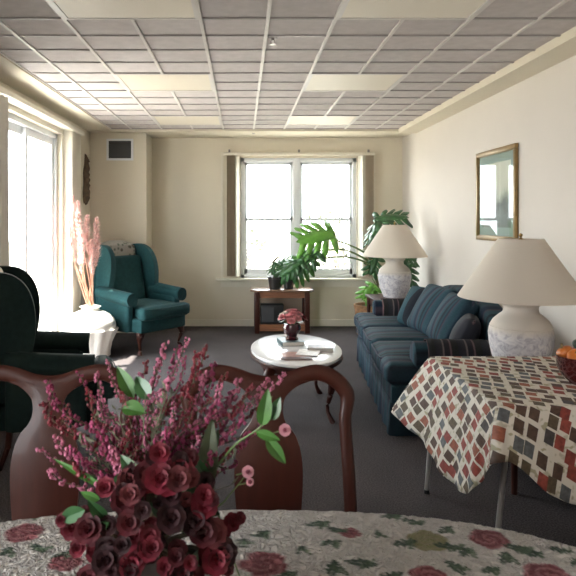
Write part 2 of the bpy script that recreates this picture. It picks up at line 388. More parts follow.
# carved wall hanging
t = thing('wall_hanging', 'narrow brown leaf-shaped carving hanging on left wall above the plumes', 'wall decor', (XL+.002, 7.2, 1.53))
b = bmesh.new()
prof = [(0, .02), (.05, .0), (.08, .12), (.10, .24), (.055, .36), (.05, .45), (.005, .60), (-.02, .48), (-.07, .38), (-.06, .25), (-.09, .12), (-.05, .02)]
sm = [p for p in cr(prof+[prof[0]], 4)[:-1]]
for q in range(1):
    A = [b.verts.new((0, p[0], p[1])) for p in sm]; Bv = [b.verts.new((.022, p[0]*.9, .28+(p[1]-.28)*.95)) for p in sm]; Cc = [b.verts.new((.05+.012*math.sin(i*1.9), p[0]*.35, .28+(p[1]-.28)*.7)) for i, p in enumerate(sm)]
    n = len(sm)
    for X, Y in ((A, Bv), (Bv, Cc)):
        for i in range(n): b.faces.new((X[i], X[(i+1) % n], Y[(i+1) % n], Y[i]))
    b.faces.new(A); b.faces.new(Cc)
link('carving', b, mat('carved_wood', (.10, .06, .03), .6, var=.5, vscale=20, bump=.8, bscale=40), t)

# ------------------------------------------------------------------ outdoors
struct('ground_outside', boxes((-30, XL-.2, -10, 40, -.3, -.15), (XL-.2, 30, YB+.2, 40, -.3, -.15)), mat('pale_ground', (.34, .32, .28), .9, var=.2, vscale=.5))
struct('path_outside', boxes((-3.6, XL-.16, 3, 8, -.15, -.04)), mat('pale_concrete', (.75, .73, .7), .9))
def shrub(x, y, z, r, seed, lb):
    random.seed(seed); b = bmesh.new()
    for k in range(420):
        v = Vector((random.gauss(0, 1), random.gauss(0, 1), random.gauss(0, 1))).normalized()*r*random.uniform(.6, 1)
        v.z = v.z*.8+r*.8; s = r*.09
        a = Vector((random.uniform(-1, 1), random.uniform(-1, 1), random.uniform(-1, 1))).normalized(); c = v.cross(a).normalized()
        b.faces.new([b.verts.new(v+a*s), b.verts.new(v+c*s*.5), b.verts.new(v-a*s), b.verts.new(v-c*s*.5)])
    o = thing('bush', lb, 'bush', (x, y, z), 0, 'pale bushes outside the far window')
    link('foliage', b, mat('pale_leaves', (.13, .135, .10), .8, var=.2, vscale=3), o, smooth=False)
    b = bmesh.new()
    for k in range(5): tube(b, [(0, 0, 0), (random.uniform(-.2, .2)*r, random.uniform(-.2, .2)*r, r*.5), (random.uniform(-.5, .5)*r, random.uniform(-.5, .5)*r, r*1.1)], [.05, .035, .015], 6)
    link('branch', b, mat('bark', (.3, .25, .2), .9), o)
shrub(-.4, 15, -.15, 1.2, 3, 'pale bush outside, seen in lower left pane of far window')
shrub(2.4, 16, -.15, 1.1, 4, 'pale bush outside, seen in lower right pane of far window')
random.seed(21)

# ------------------------------------------------------------------ sofa
SOX, SOY, SRZ = 1.452, 4.955, -.089
so = thing('sofa', 'dark blue striped skirted sofa along the right wall', 'sofa', (SOX, SOY, 0), SRZ)
Ls, Ds = 1.12, .44      # half length, half depth. front = -x
b = bmesh.new(); softbox(b, (0, 0, .235), (.84, 2.18, .17), .03, 8); link('base', b, M_sofa, so)
# skirt with pleats
b = bmesh.new()
per = []
n = 150
def rectpt(t, hx, hy):
    P = [(-hx, -hy), (-hx, hy), (hx, hy), (hx, -hy), (-hx, -hy)]; Ls_ = [2*hy, 2*hx, 2*hy, 2*hx]; tot = sum(Ls_); s = t*tot
    for i in range(4):
        if s <= Ls_[i] or i == 3:
            k = s/Ls_[i]; return Vector((P[i][0]+(P[i+1][0]-P[i][0])*k, P[i][1]+(P[i+1][1]-P[i][1])*k)), s+sum(Ls_[:i])
        s -= Ls_[i]
G = []
for i in range(n):
    p, s = rectpt(i/n, Ds-.014, Ls-.014); fold = .008*math.sin(s*28)
    d_ = p.normalized()
    nx = Vector((math.copysign(1, p.x), 0)) if abs(abs(p.x)-(Ds-.014)) < 1e-4 else Vector((0, math.copysign(1, p.y)))
    G.append([b.verts.new((*(p+nx*(-.006)), .21)), b.verts.new((*(p+nx*(fold*.5)), .13)), b.verts.new((*(p+nx*(.005+fold)), .008))])
for i in range(n):
    a, c = G[i], G[(i+1) % n]
    for k in range(2): b.faces.new((a[k], c[k], c[k+1], a[k+1]))
o = link('skirt', b, M_sofa, so); md = o.modifiers.new('thick', 'SOLIDIFY'); md.thickness = .004
for k in range(3):
    b = bmesh.new(); softbox(b, (-.10, -.60+.60*k, .385), (.70, .596, .135), .045, 10, (.012, .004, .022)); [softbox(b, (-.342, (k-1)*.96, .385), (.216, .29, .134), .045, 8, (.01, .004, .01)) for _ in range(1) if k != 1]; link('seat_cushion', b, M_sofa, so)
    b = bmesh.new()
    for z in (.335, .435): tube(b, cr([(-.38, -.60+.60*k-.27, z), (-.452, -.60+.60*k-.22, z), (-.458, -.60+.60*k, z+.002), (-.452, -.60+.60*k+.22, z), (-.38, -.60+.60*k+.27, z)], 5), .006, 6)
    link('piping', b, mat('navy_piping', (.02, .025, .05), .8), so.children[-1])
for s in (-1, 1):
    b = bmesh.new(); y = s*1.01
    softbox(b, (.07, y, .36), (.66, .17, .36), .03, 8)
    tube(b, [(-.275, y, .492), (-.262, y, .492), (.30, y, .50), (.39, y, .50)], [.078, .092, .092, .08], 20)
    link('arm', b, M_sofa, so)
b = bmesh.new()
def camel(y): u = min(1, abs(y)/1.02); return .82-.19*u**2.5
out_ = [(-1.07, .2)]+[(-1.07+2.14*k/28, camel(-1.07+2.14*k/28)) for k in range(29)]+[(1.07, .2)]
prism(b, [(p[0], p[1]) for p in out_], 0, .27, .42, lambda v: Vector((v.x+(v.z-.8)*.10, v.y, v.z))); link('back', b, M_sofa, so, bevel=.035, bseg=4)
# throw pillows + arm covers, in sofa-local coordinates but top-level
SM = Matrix.Translation((SOX, SOY, 0)) @ Matrix.Rotation(SRZ, 4, 'Z')
def pillow(name, c, s, rot, m, lb, trim=None, group='throw pillows on the sofa'):
    p = SM @ Vector(c); o = thing(name, lb, 'pillow', p, SRZ, group)
    from mathutils import Euler
    E = Euler([R(a) for a in rot]).to_matrix().to_4x4()
    b = bmesh.new(); softbox(b, (0, 0, 0), s, min(s)*.35, 12, (s[0]*.38 if s[0] < .25 else 0, s[1]*.38 if s[1] < .25 else 0, 0), E); link('cover', b, m, o)
    if trim:
        b = bmesh.new(); h1, h2 = s[1]/2-.012, s[2]/2-.012
        P = [(0, -h1, -h2), (0, h1, -h2), (0, h1, h2), (0, -h1, h2)]
        for i in range(4): tube(b, [E @ Vector(P[i]), E @ Vector(P[(i+1) % 4])], .011, 8)
        link('piping', b, trim, o)
    return o
M_dkred = mat('dark_maroon_fabric', (.035, .012, .016), .85, var=.2, vscale=40)
pillow('throw_pillow', (.03, .34, .61), (.12, .36, .36), (0, 28, 22), stripes('pillow_stripes', 1, [(0, tl), (.3, tl), (.5, ros), (.6, nv), (.7, dk), (1, dk)], 2.4), 'square striped throw pillow with maroon edge near the far sofa arm', M_dkred)
pillow('throw_pillow', (.09, .06, .625), (.13, .50, .42), (0, 30, 10), M_sofax, 'large blue striped pillow leaning at the middle of sofa', mat('navy_piping', (0, 0, 0)))
pillow('throw_pillow', (.12, -.40, .62), (.13, .44, .40), (0, 30, 2), M_sofax, 'large blue striped pillow nearer the big lamp on the sofa', mat('navy_piping', (0, 0, 0)))
pillow('throw_pillow', (.12, -.76, .58), (.10, .30, .28), (0, 26, -14), mat('dark_navy_fabric', (.014, .014, .022), .85), 'small dark pillow against the near sofa arm', mat('rose_piping', (.07, .04, .05), .8))
def armcover(y, x0, x1, lb):
    b = bmesh.new(); pts = []
    for k in range(19):
        a = R(-50+280*k/18); pts.append((y+math.cos(a)*.099, .54+math.sin(a)*.099-.043))
    pts = [(y+.0945, .36)]+[(p[0], p[1]) for p in pts[3:16]]+[(y-.0945, .36)]
    G = []
    nx = 14
    for i in range(nx+1):
        x = x0+(x1-x0)*i/nx; G.append([b.verts.new((x, p[0]+.002*math.sin(i*1.7), p[1]+.002*math.sin(i*2.3+j))) for j, p in enumerate(pts)])
    for i in range(nx):
        for j in range(len(pts)-1): b.faces.new((G[i][j], G[i+1][j], G[i+1][j+1], G[i][j+1]))
    o = link('arm_throw', b, M_throw); md = o.modifiers.new('t', 'SOLIDIFY'); md.thickness = .004; md.offset = 1
    o.location = (SOX, SOY, 0); o.rotation_euler = (0, 0, SRZ); tag(o, lb, 'throw', 'striped throws over the sofa arms')
armcover(1.01, -.20, .06, 'grey and black striped throw over the far arm of sofa')
armcover(-1.01, -.19, .34, 'dark fringed throw with maroon stripes over the near sofa arm')

# ------------------------------------------------------------------ end tables + lamps
def end_table(x, y, lb, hgt=.55):
    t = thing('end_table', lb, 'table', (x, y, 0), 0, 'wooden end tables beside the sofa')
    link('table_top', boxes((-.28, .28, -.26, .26, hgt-.025, hgt)), M_wood, t, bevel=.006)
    link('apron', boxes((-.24, .24, -.22, .22, hgt-.11, hgt-.026)), M_wood, t, bevel=.003)
    link('shelf', boxes((-.25, .25, -.23, .23, .14, .16)), M_wood, t, bevel=.003)
    for sx in (-1, 1):
        for sy in (-1, 1):
            b = bmesh.new(); tube(b, [(sx*.245, sy*.225, 0), (sx*.245, sy*.225, hgt-.026)], [.016, .022], 8); link('leg', b, M_wood, t)
    return t
end_table(1.60, 3.31, 'wooden end table under the big near lamp, behind the fruit-print table')
end_table(1.62, 6.50, 'wooden end table under far lamp between sofa and corner plant')
def shademat():
    m = bpy.data.materials.new('cream_lamp_shade'); m.use_nodes = True; N = m.node_tree.nodes; L = m.node_tree.links
    b = N['Principled BSDF']; b.inputs['Base Color'].default_value = (.80, .73, .64, 1); b.inputs['Roughness'].default_value = .8
    tr = N.new('ShaderNodeBsdfTranslucent'); tr.inputs[0].default_value = (.8, .7, .58, 1); mx = N.new('ShaderNodeMixShader'); mx.inputs[0].default_value = .25
    tc = N.new('ShaderNodeTexCoord'); n = N.new('ShaderNodeTexNoise'); n.inputs['Scale'].default_value = 150; L.new(tc.outputs['Object'], n.inputs[0])
    bp = N.new('ShaderNodeBump'); bp.inputs['Strength'].default_value = .15; bp.inputs['Distance'].default_value = .003; L.new(n.outputs[0], bp.inputs['Height']); L.new(bp.outputs[0], b.inputs['Normal'])
    L.new(b.outputs[0], mx.inputs[1]); L.new(tr.outputs[0], mx.inputs[2]); L.new(mx.outputs[0], N['Material Output'].inputs[0]); return m
def plaster():
    m = bpy.data.materials.new('distressed_white_plaster'); m.use_nodes = True; N = m.node_tree.nodes; L = m.node_tree.links; b = N['Principled BSDF']
    tc = N.new('ShaderNodeTexCoord'); n = N.new('ShaderNodeTexNoise'); n.inputs['Scale'].default_value = 26; n.inputs['Detail'].default_value = 6; n.inputs['Distortion'].default_value = 1.4
    L.new(tc.outputs['Object'], n.inputs[0]); sp = N.new('ShaderNodeSeparateXYZ'); L.new(tc.outputs['Object'], sp.inputs[0])
    # rough band only on the body: mask by height
    mr = N.new('ShaderNodeMapRange'); mr.inputs[1].default_value = .21; mr.inputs[2].default_value = .25; mr.inputs[3].default_value = 1; mr.inputs[4].default_value = 0; L.new(sp.outputs[2], mr.inputs[0])
    r = ramp(N, [(.34, (.38, .36, .40)), (.5, (.56, .54, .57)), (.65, (.68, .65, .64))]); L.new(n.outputs[0], r.inputs[0])
    mx = N.new('ShaderNodeMixRGB'); mx.inputs[1].default_value = (.66, .60, .53, 1); L.new(mr.outputs[0], mx.inputs[0]); L.new(r.outputs[0], mx.inputs[2]); L.new(mx.outputs[0], b.inputs['Base Color'])
    bp = N.new('ShaderNodeBump'); bp.inputs['Strength'].default_value = .9; bp.inputs['Distance'].default_value = .008
    mm = N.new('ShaderNodeMath'); mm.operation = 'MULTIPLY'; L.new(n.outputs[0], mm.inputs[0]); L.new(mr.outputs[0], mm.inputs[1]); L.new(mm.outputs[0], bp.inputs['Height']); L.new(bp.outputs[0], b.inputs['Normal'])
    b.inputs['Roughness'].default_value = .75; return m
M_shade = shademat(); M_plaster = plaster()
lamp = thing('table_lamp', 'big white ceramic lamp with cone shade beside fruit-print table', 'lamp', (1.47, 3.27, .55), 0, 'matching table lamps beside the sofa')
b = bmesh.new()
prof = [(0, 0), (.115, 0), (.122, .012), (.135, .04), (.158, .10), (.172, .16), (.176, .205), (.170, .235), (.166, .238), (.168, .244), (.150, .272), (.118, .298), (.092, .312), (.088, .335), (.092, .345), (.104, .352), (.106, .372), (.098, .380), (.06, .384), (0, .384)]
prof = [(r_*(.92 if z_ < .3 else .97), z_*1.045) for r_, z_ in prof]
lathe(b, prof, 48, fn=lambda r, z, a: r*(1+(.010*noise.noise(Vector((math.cos(a)*3, math.sin(a)*3, z*18))) if z < .23 else 0))); link('base', b, M_plaster, lamp)
b = bmesh.new(); tube(b, [(0, 0, .38), (0, 0, .69)], .008, 8); tube(b, cr([(0, 0, .40), (.05, 0, .44), (.05, 0, .62), (0, 0, .68), (-.05, 0, .62), (-.05, 0, .44), (0, 0, .40)], 5), .003, 6)
link('harp', b, M_brass, lamp)
b = bmesh.new(); lathe(b, [(.315, .402), (.317, .405), (.113, .712), (.109, .712), (.311, .403)], 56, close=True); sh = link('lamp_shade', b, M_shade, lamp)
b = bmesh.new()
for k in range(3): tube(b, [(0, 0, .708), (.114*math.cos(k*2.094), .114*math.sin(k*2.094), .702)], .0025, 5)
link('spider', b, M_brass, sh)
b = bmesh.new(); lathe(b, [(0, .705), (.008, .705), (.010, .715), (.004, .721), (.010, .729), (.009, .737), (0, .743)], 12); link('finial', b, M_brass, lamp)
b = bmesh.new(); lathe(b, [(0, .46), (.013, .46), (.014, .49), (.026, .53), (.03, .56), (.02, .588), (0, .595)], 16); link('bulb', b, mat('frosted_bulb', (.85, .84, .8), .4), lamp)
l2 = dup(lamp, (1.60, 6.50, .55), .9, 'smaller-looking far white ceramic lamp in front of the corner plant'); l2.scale = (1.06, 1.06, 1.06)

# ------------------------------------------------------------------ framed picture
pf = thing('framed_picture', 'gold framed landscape with green mat hanging on right wall', 'picture', (XR-.002, 4.975, 1.56))
hw, hh = .385, .37
def ring(b, hw, hh, w, x0, x1):
    box(b, x0, x1, -hw, hw, hh-w, hh); box(b, x0, x1, -hw, hw, -hh, -hh+w); box(b, x0, x1, -hw, -hw+w, -hh+w, hh-w); box(b, x0, x1, hw-w, hw, -hh+w, hh-w)
b = bmesh.new(); ring(b, hw, hh, .035, -.028, 0); ring(b, hw-.03, hh-.03, .012, -.02, -.002); link('frame', b, M_gold, pf, bevel=.004)
b = bmesh.new(); ring(b, hw-.035, hh-.035, .075, -.0095, -.004); link('mat_board', b, mat('sage_mat', (.22, .30, .26), .8), pf, smooth=False)
def art():
    m = bpy.data.materials.new('landscape_print'); m.use_nodes = True; N = m.node_tree.nodes; L = m.node_tree.links; b = N['Principled BSDF']
    tc = N.new('ShaderNodeTexCoord'); n = N.new('ShaderNodeTexNoise'); n.inputs['Scale'].default_value = 7; n.inputs['Detail'].default_value = 6
    L.new(tc.outputs['Object'], n.inputs[0]); sp = N.new('ShaderNodeSeparateXYZ'); L.new(tc.outputs['Object'], sp.inputs[0])
    a = N.new('ShaderNodeMath'); a.operation = 'MULTIPLY_ADD'; a.inputs[1].default_value = .35; L.new(n.outputs[0], a.inputs[0]); L.new(sp.outputs[2], a.inputs[2])
    r = ramp(N, [(0, (.10, .13, .11)), (.09, (.05, .07, .05)), (.16, (.22, .25, .17)), (.22, (.42, .43, .32)), (.5, (.50, .52, .42))]); L.new(a.outputs[0], r.inputs[0]); L.new(r.outputs[0], b.inputs['Base Color']); b.inputs['Roughness'].default_value = .6; return m
link('print', boxes((-.006, -.003, -hw+.10, hw-.10, -hh+.10, hh-.10)), art(), pf, smooth=False)
def pglass():
    m = bpy.data.materials.new('picture_glass'); m.use_nodes = True; N = m.node_tree.nodes; L = m.node_tree.links
    for n in list(N): N.remove(n)
    o = N.new('ShaderNodeOutputMaterial'); tr = N.new('ShaderNodeBsdfTransparent'); gl = N.new('ShaderNodeBsdfGlossy'); gl.inputs['Roughness'].default_value = .03; fr = N.new('ShaderNodeFresnel'); fr.inputs[0].default_value = 1.5
    mx = N.new('ShaderNodeMixShader'); ge = N.new('ShaderNodeNewGeometry'); sb = N.new('ShaderNodeMath'); sb.operation = 'SUBTRACT'; sb.use_clamp = True; L.new(fr.outputs[0], sb.inputs[0]); L.new(ge.outputs['Backfacing'], sb.inputs[1]); L.new(sb.outputs[0], mx.inputs[0]); L.new(tr.outputs[0], mx.inputs[1]); L.new(gl.outputs[0], mx.inputs[2]); L.new(mx.outputs[0], o.inputs[0]); return m
link('glass', boxes((-.0145, -.0125, -hw+.034, hw-.034, -hh+.034, hh-.034)), pglass(), pf, smooth=False)

# ------------------------------------------------------------------ wingback armchairs (front = -y)
def cabriole(b, x, y, sx, sy, h, top=.036):
    pts = cr([(x, y, h), (x+sx*.022, y+sy*.022, h*.78), (x+sx*.012, y+sy*.012, h*.5), (x-sx*.004, y-sy*.004, h*.22), (x+sx*.012, y+sy*.012, .03), (x+sx*.018, y+sy*.018, 0)], 5)
    rr = [c[0] for c in cr([(top,), (top*.9,), (top*.55,), (.013,), (.022,), (.026,)], 5)]
    tube(b, pts, rr, 12)
def wingback(name, lb, loc, rz, m):
    t = thing(name, lb, 'armchair', loc, rz, 'wingback armchairs by the glass door')
    b = bmesh.new(); softbox(b, (0, -.06, .29), (.63, .72, .15), .03, 8, (0, .01, 0)); link('seat_rail', b, m, t)
    b = bmesh.new(); softbox(b, (0, -.075, .415), (.535, .60, .13), .045, 10, (0, .018, .022)); softbox(b, (0, -.42, .415), (.66, .13, .128), .045, 10, (0, .015, .01)); c = link('seat_cushion', b, m, t)
    b = bmesh.new()
    for z in (.372, .462): tube(b, cr([(-.325, -.40, z), (-.29, -.475, z), (0, -.498, z), (.29, -.475, z), (.325, -.40, z)], 5), .005, 6)
    link('piping', b, m, c)
    # back: arched outline in x-z, sheared back
    tp = lambda z: 1-.16*max(0, (z-.55)/.5)
    sh = lambda v: Vector((v.x*tp(v.z), v.y+(v.z-.4)*.27-.04, v.z))
    out = [(-.27, .30), (-.275, .6), (-.285, .88)]+[(-.285*math.cos(R(a)), 1.0+.10*math.sin(R(a))) for a in range(0, 181, 12)]+[(.285, .88), (.275, .6), (.27, .30)]
    b = bmesh.new(); prism(b, out, 1, .20, .325, sh); link('backrest', b, m, t, bevel=.03, bseg=4)
    b = bmesh.new(); Mx = Matrix.Translation((0, .195, .71)) @ Matrix.Rotation(R(-11), 4, 'X'); softbox(b, (0, 0, 0), (.46, .08, .52), .035, 10, (0, .03, 0), Mx); link('back_pad', b, m, t)
    for s in (-1, 1):
        # wing: y-z profile
        pr = [(.30, .34), (.13, .50), (.07, .60), (.045, .70), (.035, .80), (.045, .90), (.075, .98), (.13, 1.045), (.22, 1.085), (.36, 1.085), (.43, 1.05), (.40, .9), (.32, .6), (.26, .34)]
        pr = cr(pr+[pr[0]], 3)[:-1]
        b = bmesh.new(); x0 = s*.275; x1 = s*.345
        fl = lambda v: Vector(((v.x+s*max(0, (.2-v.y))*.10)*tp(v.z), v.y, v.z))
        prism(b, pr, 0, x0, x1, fl); link('wing', b, m, t, bevel=.02, bseg=3)
        b = bmesh.new(); softbox(b, (s*.325, -.03, .39), (.085, .50, .34), .03, 8)
        tube(b, cr([(s*.345, -.315, .555), (s*.345, -.30, .555), (s*.345, -.05, .575), (s*.335, .22, .60)], 5), [.060]+[.070]*13+[.062, .062], 20)
        link('arm', b, m, t)
    for s in (-1, 1):
        b = bmesh.new(); cabriole(b, s*.27, -.35, s, -1, .235); link('leg', b, M_wood, t)
        b = bmesh.new(); tube(b, [(s*.27, .19, .24), (s*.275, .21, .12), (s*.28, .26, 0)], [.026, .022, .018], 8, 1, 1); link('leg', b, M_wood, t)
    return t
NA = (-1.185, 3.70, 0); NAR = R(106)
FA = (-1.12, 6.66, 0); FAR = R(50)
wingback('wingback_armchair', 'dark green wingback armchair at far left edge, nearest the camera', NA, NAR, M_greend).scale = (1, .85, .985)
wingback('wingback_armchair', 'teal wingback armchair in the far left corner beneath the vent', FA, FAR, M_green)
def lacemat(name, print_):
    m = bpy.data.materials.new(name); m.use_nodes = True; N = m.node_tree.nodes; L = m.node_tree.links; b = N['Principled BSDF']
    tc = N.new('ShaderNodeTexCoord'); v = N.new('ShaderNodeTexVoronoi'); v.inputs['Scale'].default_value = 17; L.new(tc.outputs['Object'], v.inputs[0])
    base = (.25, .23, .20)
    r = ramp(N, [(0, (.12, .03, .03)), (.22, (.05, .07, .04)), (.40, base), (1, base)] if print_ else [(0, base), (.4, (.7, .66, .6)), (1, (.5, .47, .42))]); L.new(v.outputs['Distance'], r.inputs[0]); L.new(r.outputs[0], b.inputs['Base Color']); b.inputs['Roughness'].default_value = .9
    return m
def doily(loc, rz, lb, m, wd=.40, dr=.17):
    b = bmesh.new(); G = []; nu = 20
    # path over the backrest crown: front lower -> top -> back lower (local y,z)
    path = cr([(.315-.012-.035, .955-dr*.9), (.288, .97), (.296, 1.045), (.345, 1.087), (.405, 1.083), (.455, 1.04), (.462, 1.0), (.452, .93)], 4)
    for i in range(nu+1):
        u = -1+2*i/nu; x = u*wd/2; dz = -.115*(1-math.sqrt(max(0, 1-(x/.285)**2)))
        row = []
        for j, (y, z) in enumerate([(p[0]+.01, p[1]+.03) for p in path]):
            sc = .012*math.cos(u*PI*4) if j in (0, len(path)-1) else 0
            row.append(b.verts.new((x, y-.022*(1 if j < 10 else 0), z+dz*(1 if z > .9 else .6)+sc+.012)))
        G.append(row)
    for i in range(nu):
        for j in range(len(path)-1): b.faces.new((G[i][j], G[i+1][j], G[i+1][j+1], G[i][j+1]))
    o = link('chair_doily', b, m); md = o.modifiers.new('t', 'SOLIDIFY'); md.thickness = .003
    o.location = loc; o.rotation_euler = (0, 0, rz); return tag(o, lb, 'doily', 'cloths over the armchair backs')
doily(NA, NAR, 'pale cloth doily over the back of the near dark armchair', lacemat('plain_lace', False)).scale = (1, .85, .985)
doily(FA, FAR, 'cream doily with dark floral print over teal armchair back', lacemat('printed_lace', True))

# ------------------------------------------------------------------ floor vase + plumes
VXY = (-1.50, 6.14)
t = thing('floor_vase', 'large round white urn on the floor between both green armchairs', 'vase', (*VXY, 0))
b = bmesh.new(); lathe(b, [(0, .18), (.17, .18), (.235, .25), (.25, .31), (.238, .37), (.19, .425), (.13, .452), (.092, .465), (.083, .48), (.09, .492), (.105, .502), (.098, .506), (.075, .49), (.07, .46), (.0, .44)], 48)
M_vase = mat('white_glazed_ceramic', (.80, .77, .72), .35, var=.03, coat=.3)
link('body', b, M_vase, t)
b = bmesh.new()
lathe(b, [(0, 0), (.17, 0), (.19, .02), (.19, .06), (.21, .15), (.245, .25), (.262, .285), (.255, .295), (.240, .27)], 72, fn=lambda r, z, a: r*(1+(.045*math.sin(a*12)*(.2+z*3) if r > .18 else 0)+.02*math.sin(a*5+z*30)*(r > .18)))
link('scalloped_stand', b, mat('white_plaster_relief', (.78, .75, .70), .7, bump=.6, bscale=30), t)
pl = thing('pampas_plumes', 'tall pink dried plumes standing in white floor urn', 'dried flowers', (*VXY, .49), 0)
random.seed(5)
M_plume = mat('pink_plume', (.76, .50, .46), .9, var=.25, vscale=25); M_stalk = mat('reddish_stalk', (.42, .2, .13), .8)
PL = [(72, 196), (80, 202), (87, 215), (95, 218), (76, 230), (66, 228), (93, 250), (79, 250), (90, 240), (84, 232), (97, 236), (70, 215)]
for k, (px, py) in enumerate(PL):
    X = (px-VX)*6.14/F-VXY[0]; Z = CAMZ-(py-VY)*6.14/F-.49; dy = random.uniform(-.12, .12)
    p0 = (random.uniform(-.03, .03), random.uniform(-.03, .03), -.02)
    path = cr([p0, (X*.6+p0[0], dy*.3, Z*.4), (X*.9, dy*.8, Z*.72), (X, dy, Z)], 8)
    b = bmesh.new(); tube(b, path, [.006-.003*i/len(path) for i in range(len(path))], 5); st = link('stalk', b, M_stalk, pl)
    b = bmesh.new(); n = len(path)
    for q in range(300):
        f = random.uniform(.50, 1.0); i = min(n-2, int(f*(n-1))); a = Vector(path[i]).lerp(Vector(path[i+1]), f*(n-1)-i)
        an = random.uniform(0, 2*PI); L_ = .052*math.sin(PI*min(1, (f-.44)/.60))+.012
        dr = Vector((math.cos(an), math.sin(an), random.uniform(.3, 1.4))).normalized(); e = a+dr*L_*random.uniform(.6, 1.2); sd_ = dr.cross(Vector((0, 0, 1))).normalized()*.004
        mdp = (a+e)/2+Vector((0, 0, -.003))
        b.faces.new([b.verts.new(a), b.verts.new(mdp+sd_), b.verts.new(e), b.verts.new(mdp-sd_)])
    link('plume', b, M_plume, st, smooth=False, recalc=False)

# ------------------------------------------------------------------ coffee table
CT = (.39, 4.5)
t = thing('coffee_table', 'oval coffee table with white marble top on curved wooden legs', 'coffee table', (*CT, 0))
def oval(rx, ry, n=64): return [(rx*math.cos(2*PI*i/n), ry*math.sin(2*PI*i/n)) for i in range(n)]
b = bmesh.new(); prism(b, oval(.325, .545), 2, .412, .432); link('marble_top', b, M_marble, t, bevel=.005)
b = bmesh.new(); prism(b, oval(.330, .550), 2, .388, .4115); link('rim', b, M_wood, t, bevel=.005)
b = bmesh.new(); prism(b, oval(.27, .45), 2, .33, .388); link('apron', b, M_wood, t, bevel=.005)
for sx in (-1, 1):
    for sy in (-1, 1):
        b = bmesh.new(); pts = cr([(sx*.17, sy*.30, .37), (sx*.215, sy*.345, .31), (sx*.205, sy*.34, .2), (sx*.185, sy*.32, .09), (sx*.21, sy*.35, .02), (sx*.225, sy*.36, 0)], 5)
        rr = [c[0] for c in cr([(.034,), (.036,), (.022,), (.013,), (.018,), (.02,)], 5)]; tube(b, pts, rr, 10); link('leg', b, M_wood, t)
def book(name, x, y, z, sx, sy, sz, rz, col, lb, cat='book', group=None):
    t = thing(name, lb, cat, (x, y, z), rz, group)
    M = mat('cover_'+name+str(round(col[0]*1000)), col, .4, var=.25, vscale=30)
    link('cover', boxes((-sx/2, sx/2, -sy/2, sy/2, 0, .002), (-sx/2, sx/2, -sy/2, sy/2, sz-.002, sz), (-sx/2, -sx/2+.003, -sy/2, sy/2, .002, sz-.002)), M, t, smooth=False)
    link('pages', boxes((-sx/2+.003, sx/2-.004, -sy/2+.004, sy/2-.004, .002, sz-.002)), mat('paper', (.75, .72, .66), .8), t, smooth=False)
TZ = .432
book('book', .365, 4.66, TZ, .17, .20, .03, .15, (.05, .09, .10), 'dark teal book under the small flower vase on coffee table')
book('book', .56, 4.42, TZ, .18, .13, .028, -.12, (.13, .06, .04), 'brown book at the right side of the coffee table')
book('magazine', .37, 4.22, TZ, .19, .24, .006, 0.05, (.45, .25, .20), 'reddish magazine at the near end of the coffee table', 'magazine', 'magazines on the coffee table')
book('magazine', .46, 4.30, TZ+.0065, .15, .19, .005, -.25, (.68, .64, .60), 'pale magazine lying over the reddish magazine on the coffee table', 'magazine', 'magazines on the coffee table')
book('magazine', .36, 4.12, TZ+.0065, .20, .055, .008, 0.03, (.10, .03, .03), 'narrow dark red booklet at the coffee table near edge', 'booklet', 'magazines on the coffee table')
t = thing('flower_vase', 'small dark red glass vase on a book on the coffee table', 'vase', (.375, 4.66, TZ+.03))
b = bmesh.new(); lathe(b, [(0, 0), (.045, 0), (.05, .01), (.035, .025), (.06, .06), (.07, .09), (.06, .12), (.054, .12), (.063, .09), (.05, .06), (0, .03)], 28)
link('bowl', b, mat('dark_red_glass', (.06, .01, .015), .12, coat=.6), t)
fl = thing('flower_posy', 'posy of pink red and white blooms in the small red vase', 'flowers', (.375, 4.66, TZ+.03+.10))
def petals(b, c, r, rings=3, nper=5, seed=0, up=Vector((0, 0, 1)), cup=.6):
    """layered rose: curved petals"""
    rnd = random.Random(seed); q = up.normalized().to_track_quat('Z', 'Y').to_matrix().to_4x4(); M = Matrix.Translation(c) @ q
    for k in range(rings):
        f = (k+1)/rings; n = nper+k
        for j in range(n):
            a = 2*PI*(j+.5*(k % 2))/n+rnd.uniform(-.15, .15); R_ = r*f; tilt = (1-f)*1.25+.12*rnd.random()
            w = R_*1.25*math.sin(PI/n)*1.4; G = []
            for v in range(4):
                vv = v/3; rad = R_*vv*math.cos(tilt*vv); z = R_*(math.sin(tilt)*vv*1.1+cup*vv*vv*.4)-(r*.25*f)+(-.12*R_ if v == 3 else 0)
                row = []
                for u in (-1, -.4, .4, 1):
                    ww = w*math.sin(PI*min(.93, .18+.75*vv))*u
                    p = Vector((rad, ww, z+abs(u)*.12*R_))
                    p = Matrix.Rotation(a, 4, 'Z') @ p; row.append(b.verts.new(M @ p))
                G.append(row)
            for v in range(3):
                for u in range(3): b.faces.new((G[v][u], G[v][u+1], G[v+1][u+1], G[v+1][u]))
M_fp = mat('pink_petals', (.72, .30, .32), .6, var=.3, vscale=40); M_fw = mat('white_petals', (.75, .68, .62), .6, var=.1, vscale=30); M_fr = mat('wine_petals', (.16, .015, .025), .6, var=.5, vscale=40)
M_fpp = mat('pale_pink_petals', (.6, .32, .32), .6, var=.2, vscale=40)
random.seed(9)
for k in range(16):
    a = k*2.4; r = .10*math.sqrt((k+.5)/16); c = (r*math.cos(a), r*math.sin(a), .12-(r*r)*6+random.uniform(-.008, .008))
    b = bmesh.new(); petals(b, c, .036, 3, 5, k, Vector((c[0]*5, c[1]*5, .6))); link('bloom', b, (M_fp, M_fpp, M_fp, M_fr, M_fw if math.cos(a) < 0 else M_fpp)[k % 5], fl, recalc=False)
b = bmesh.new()
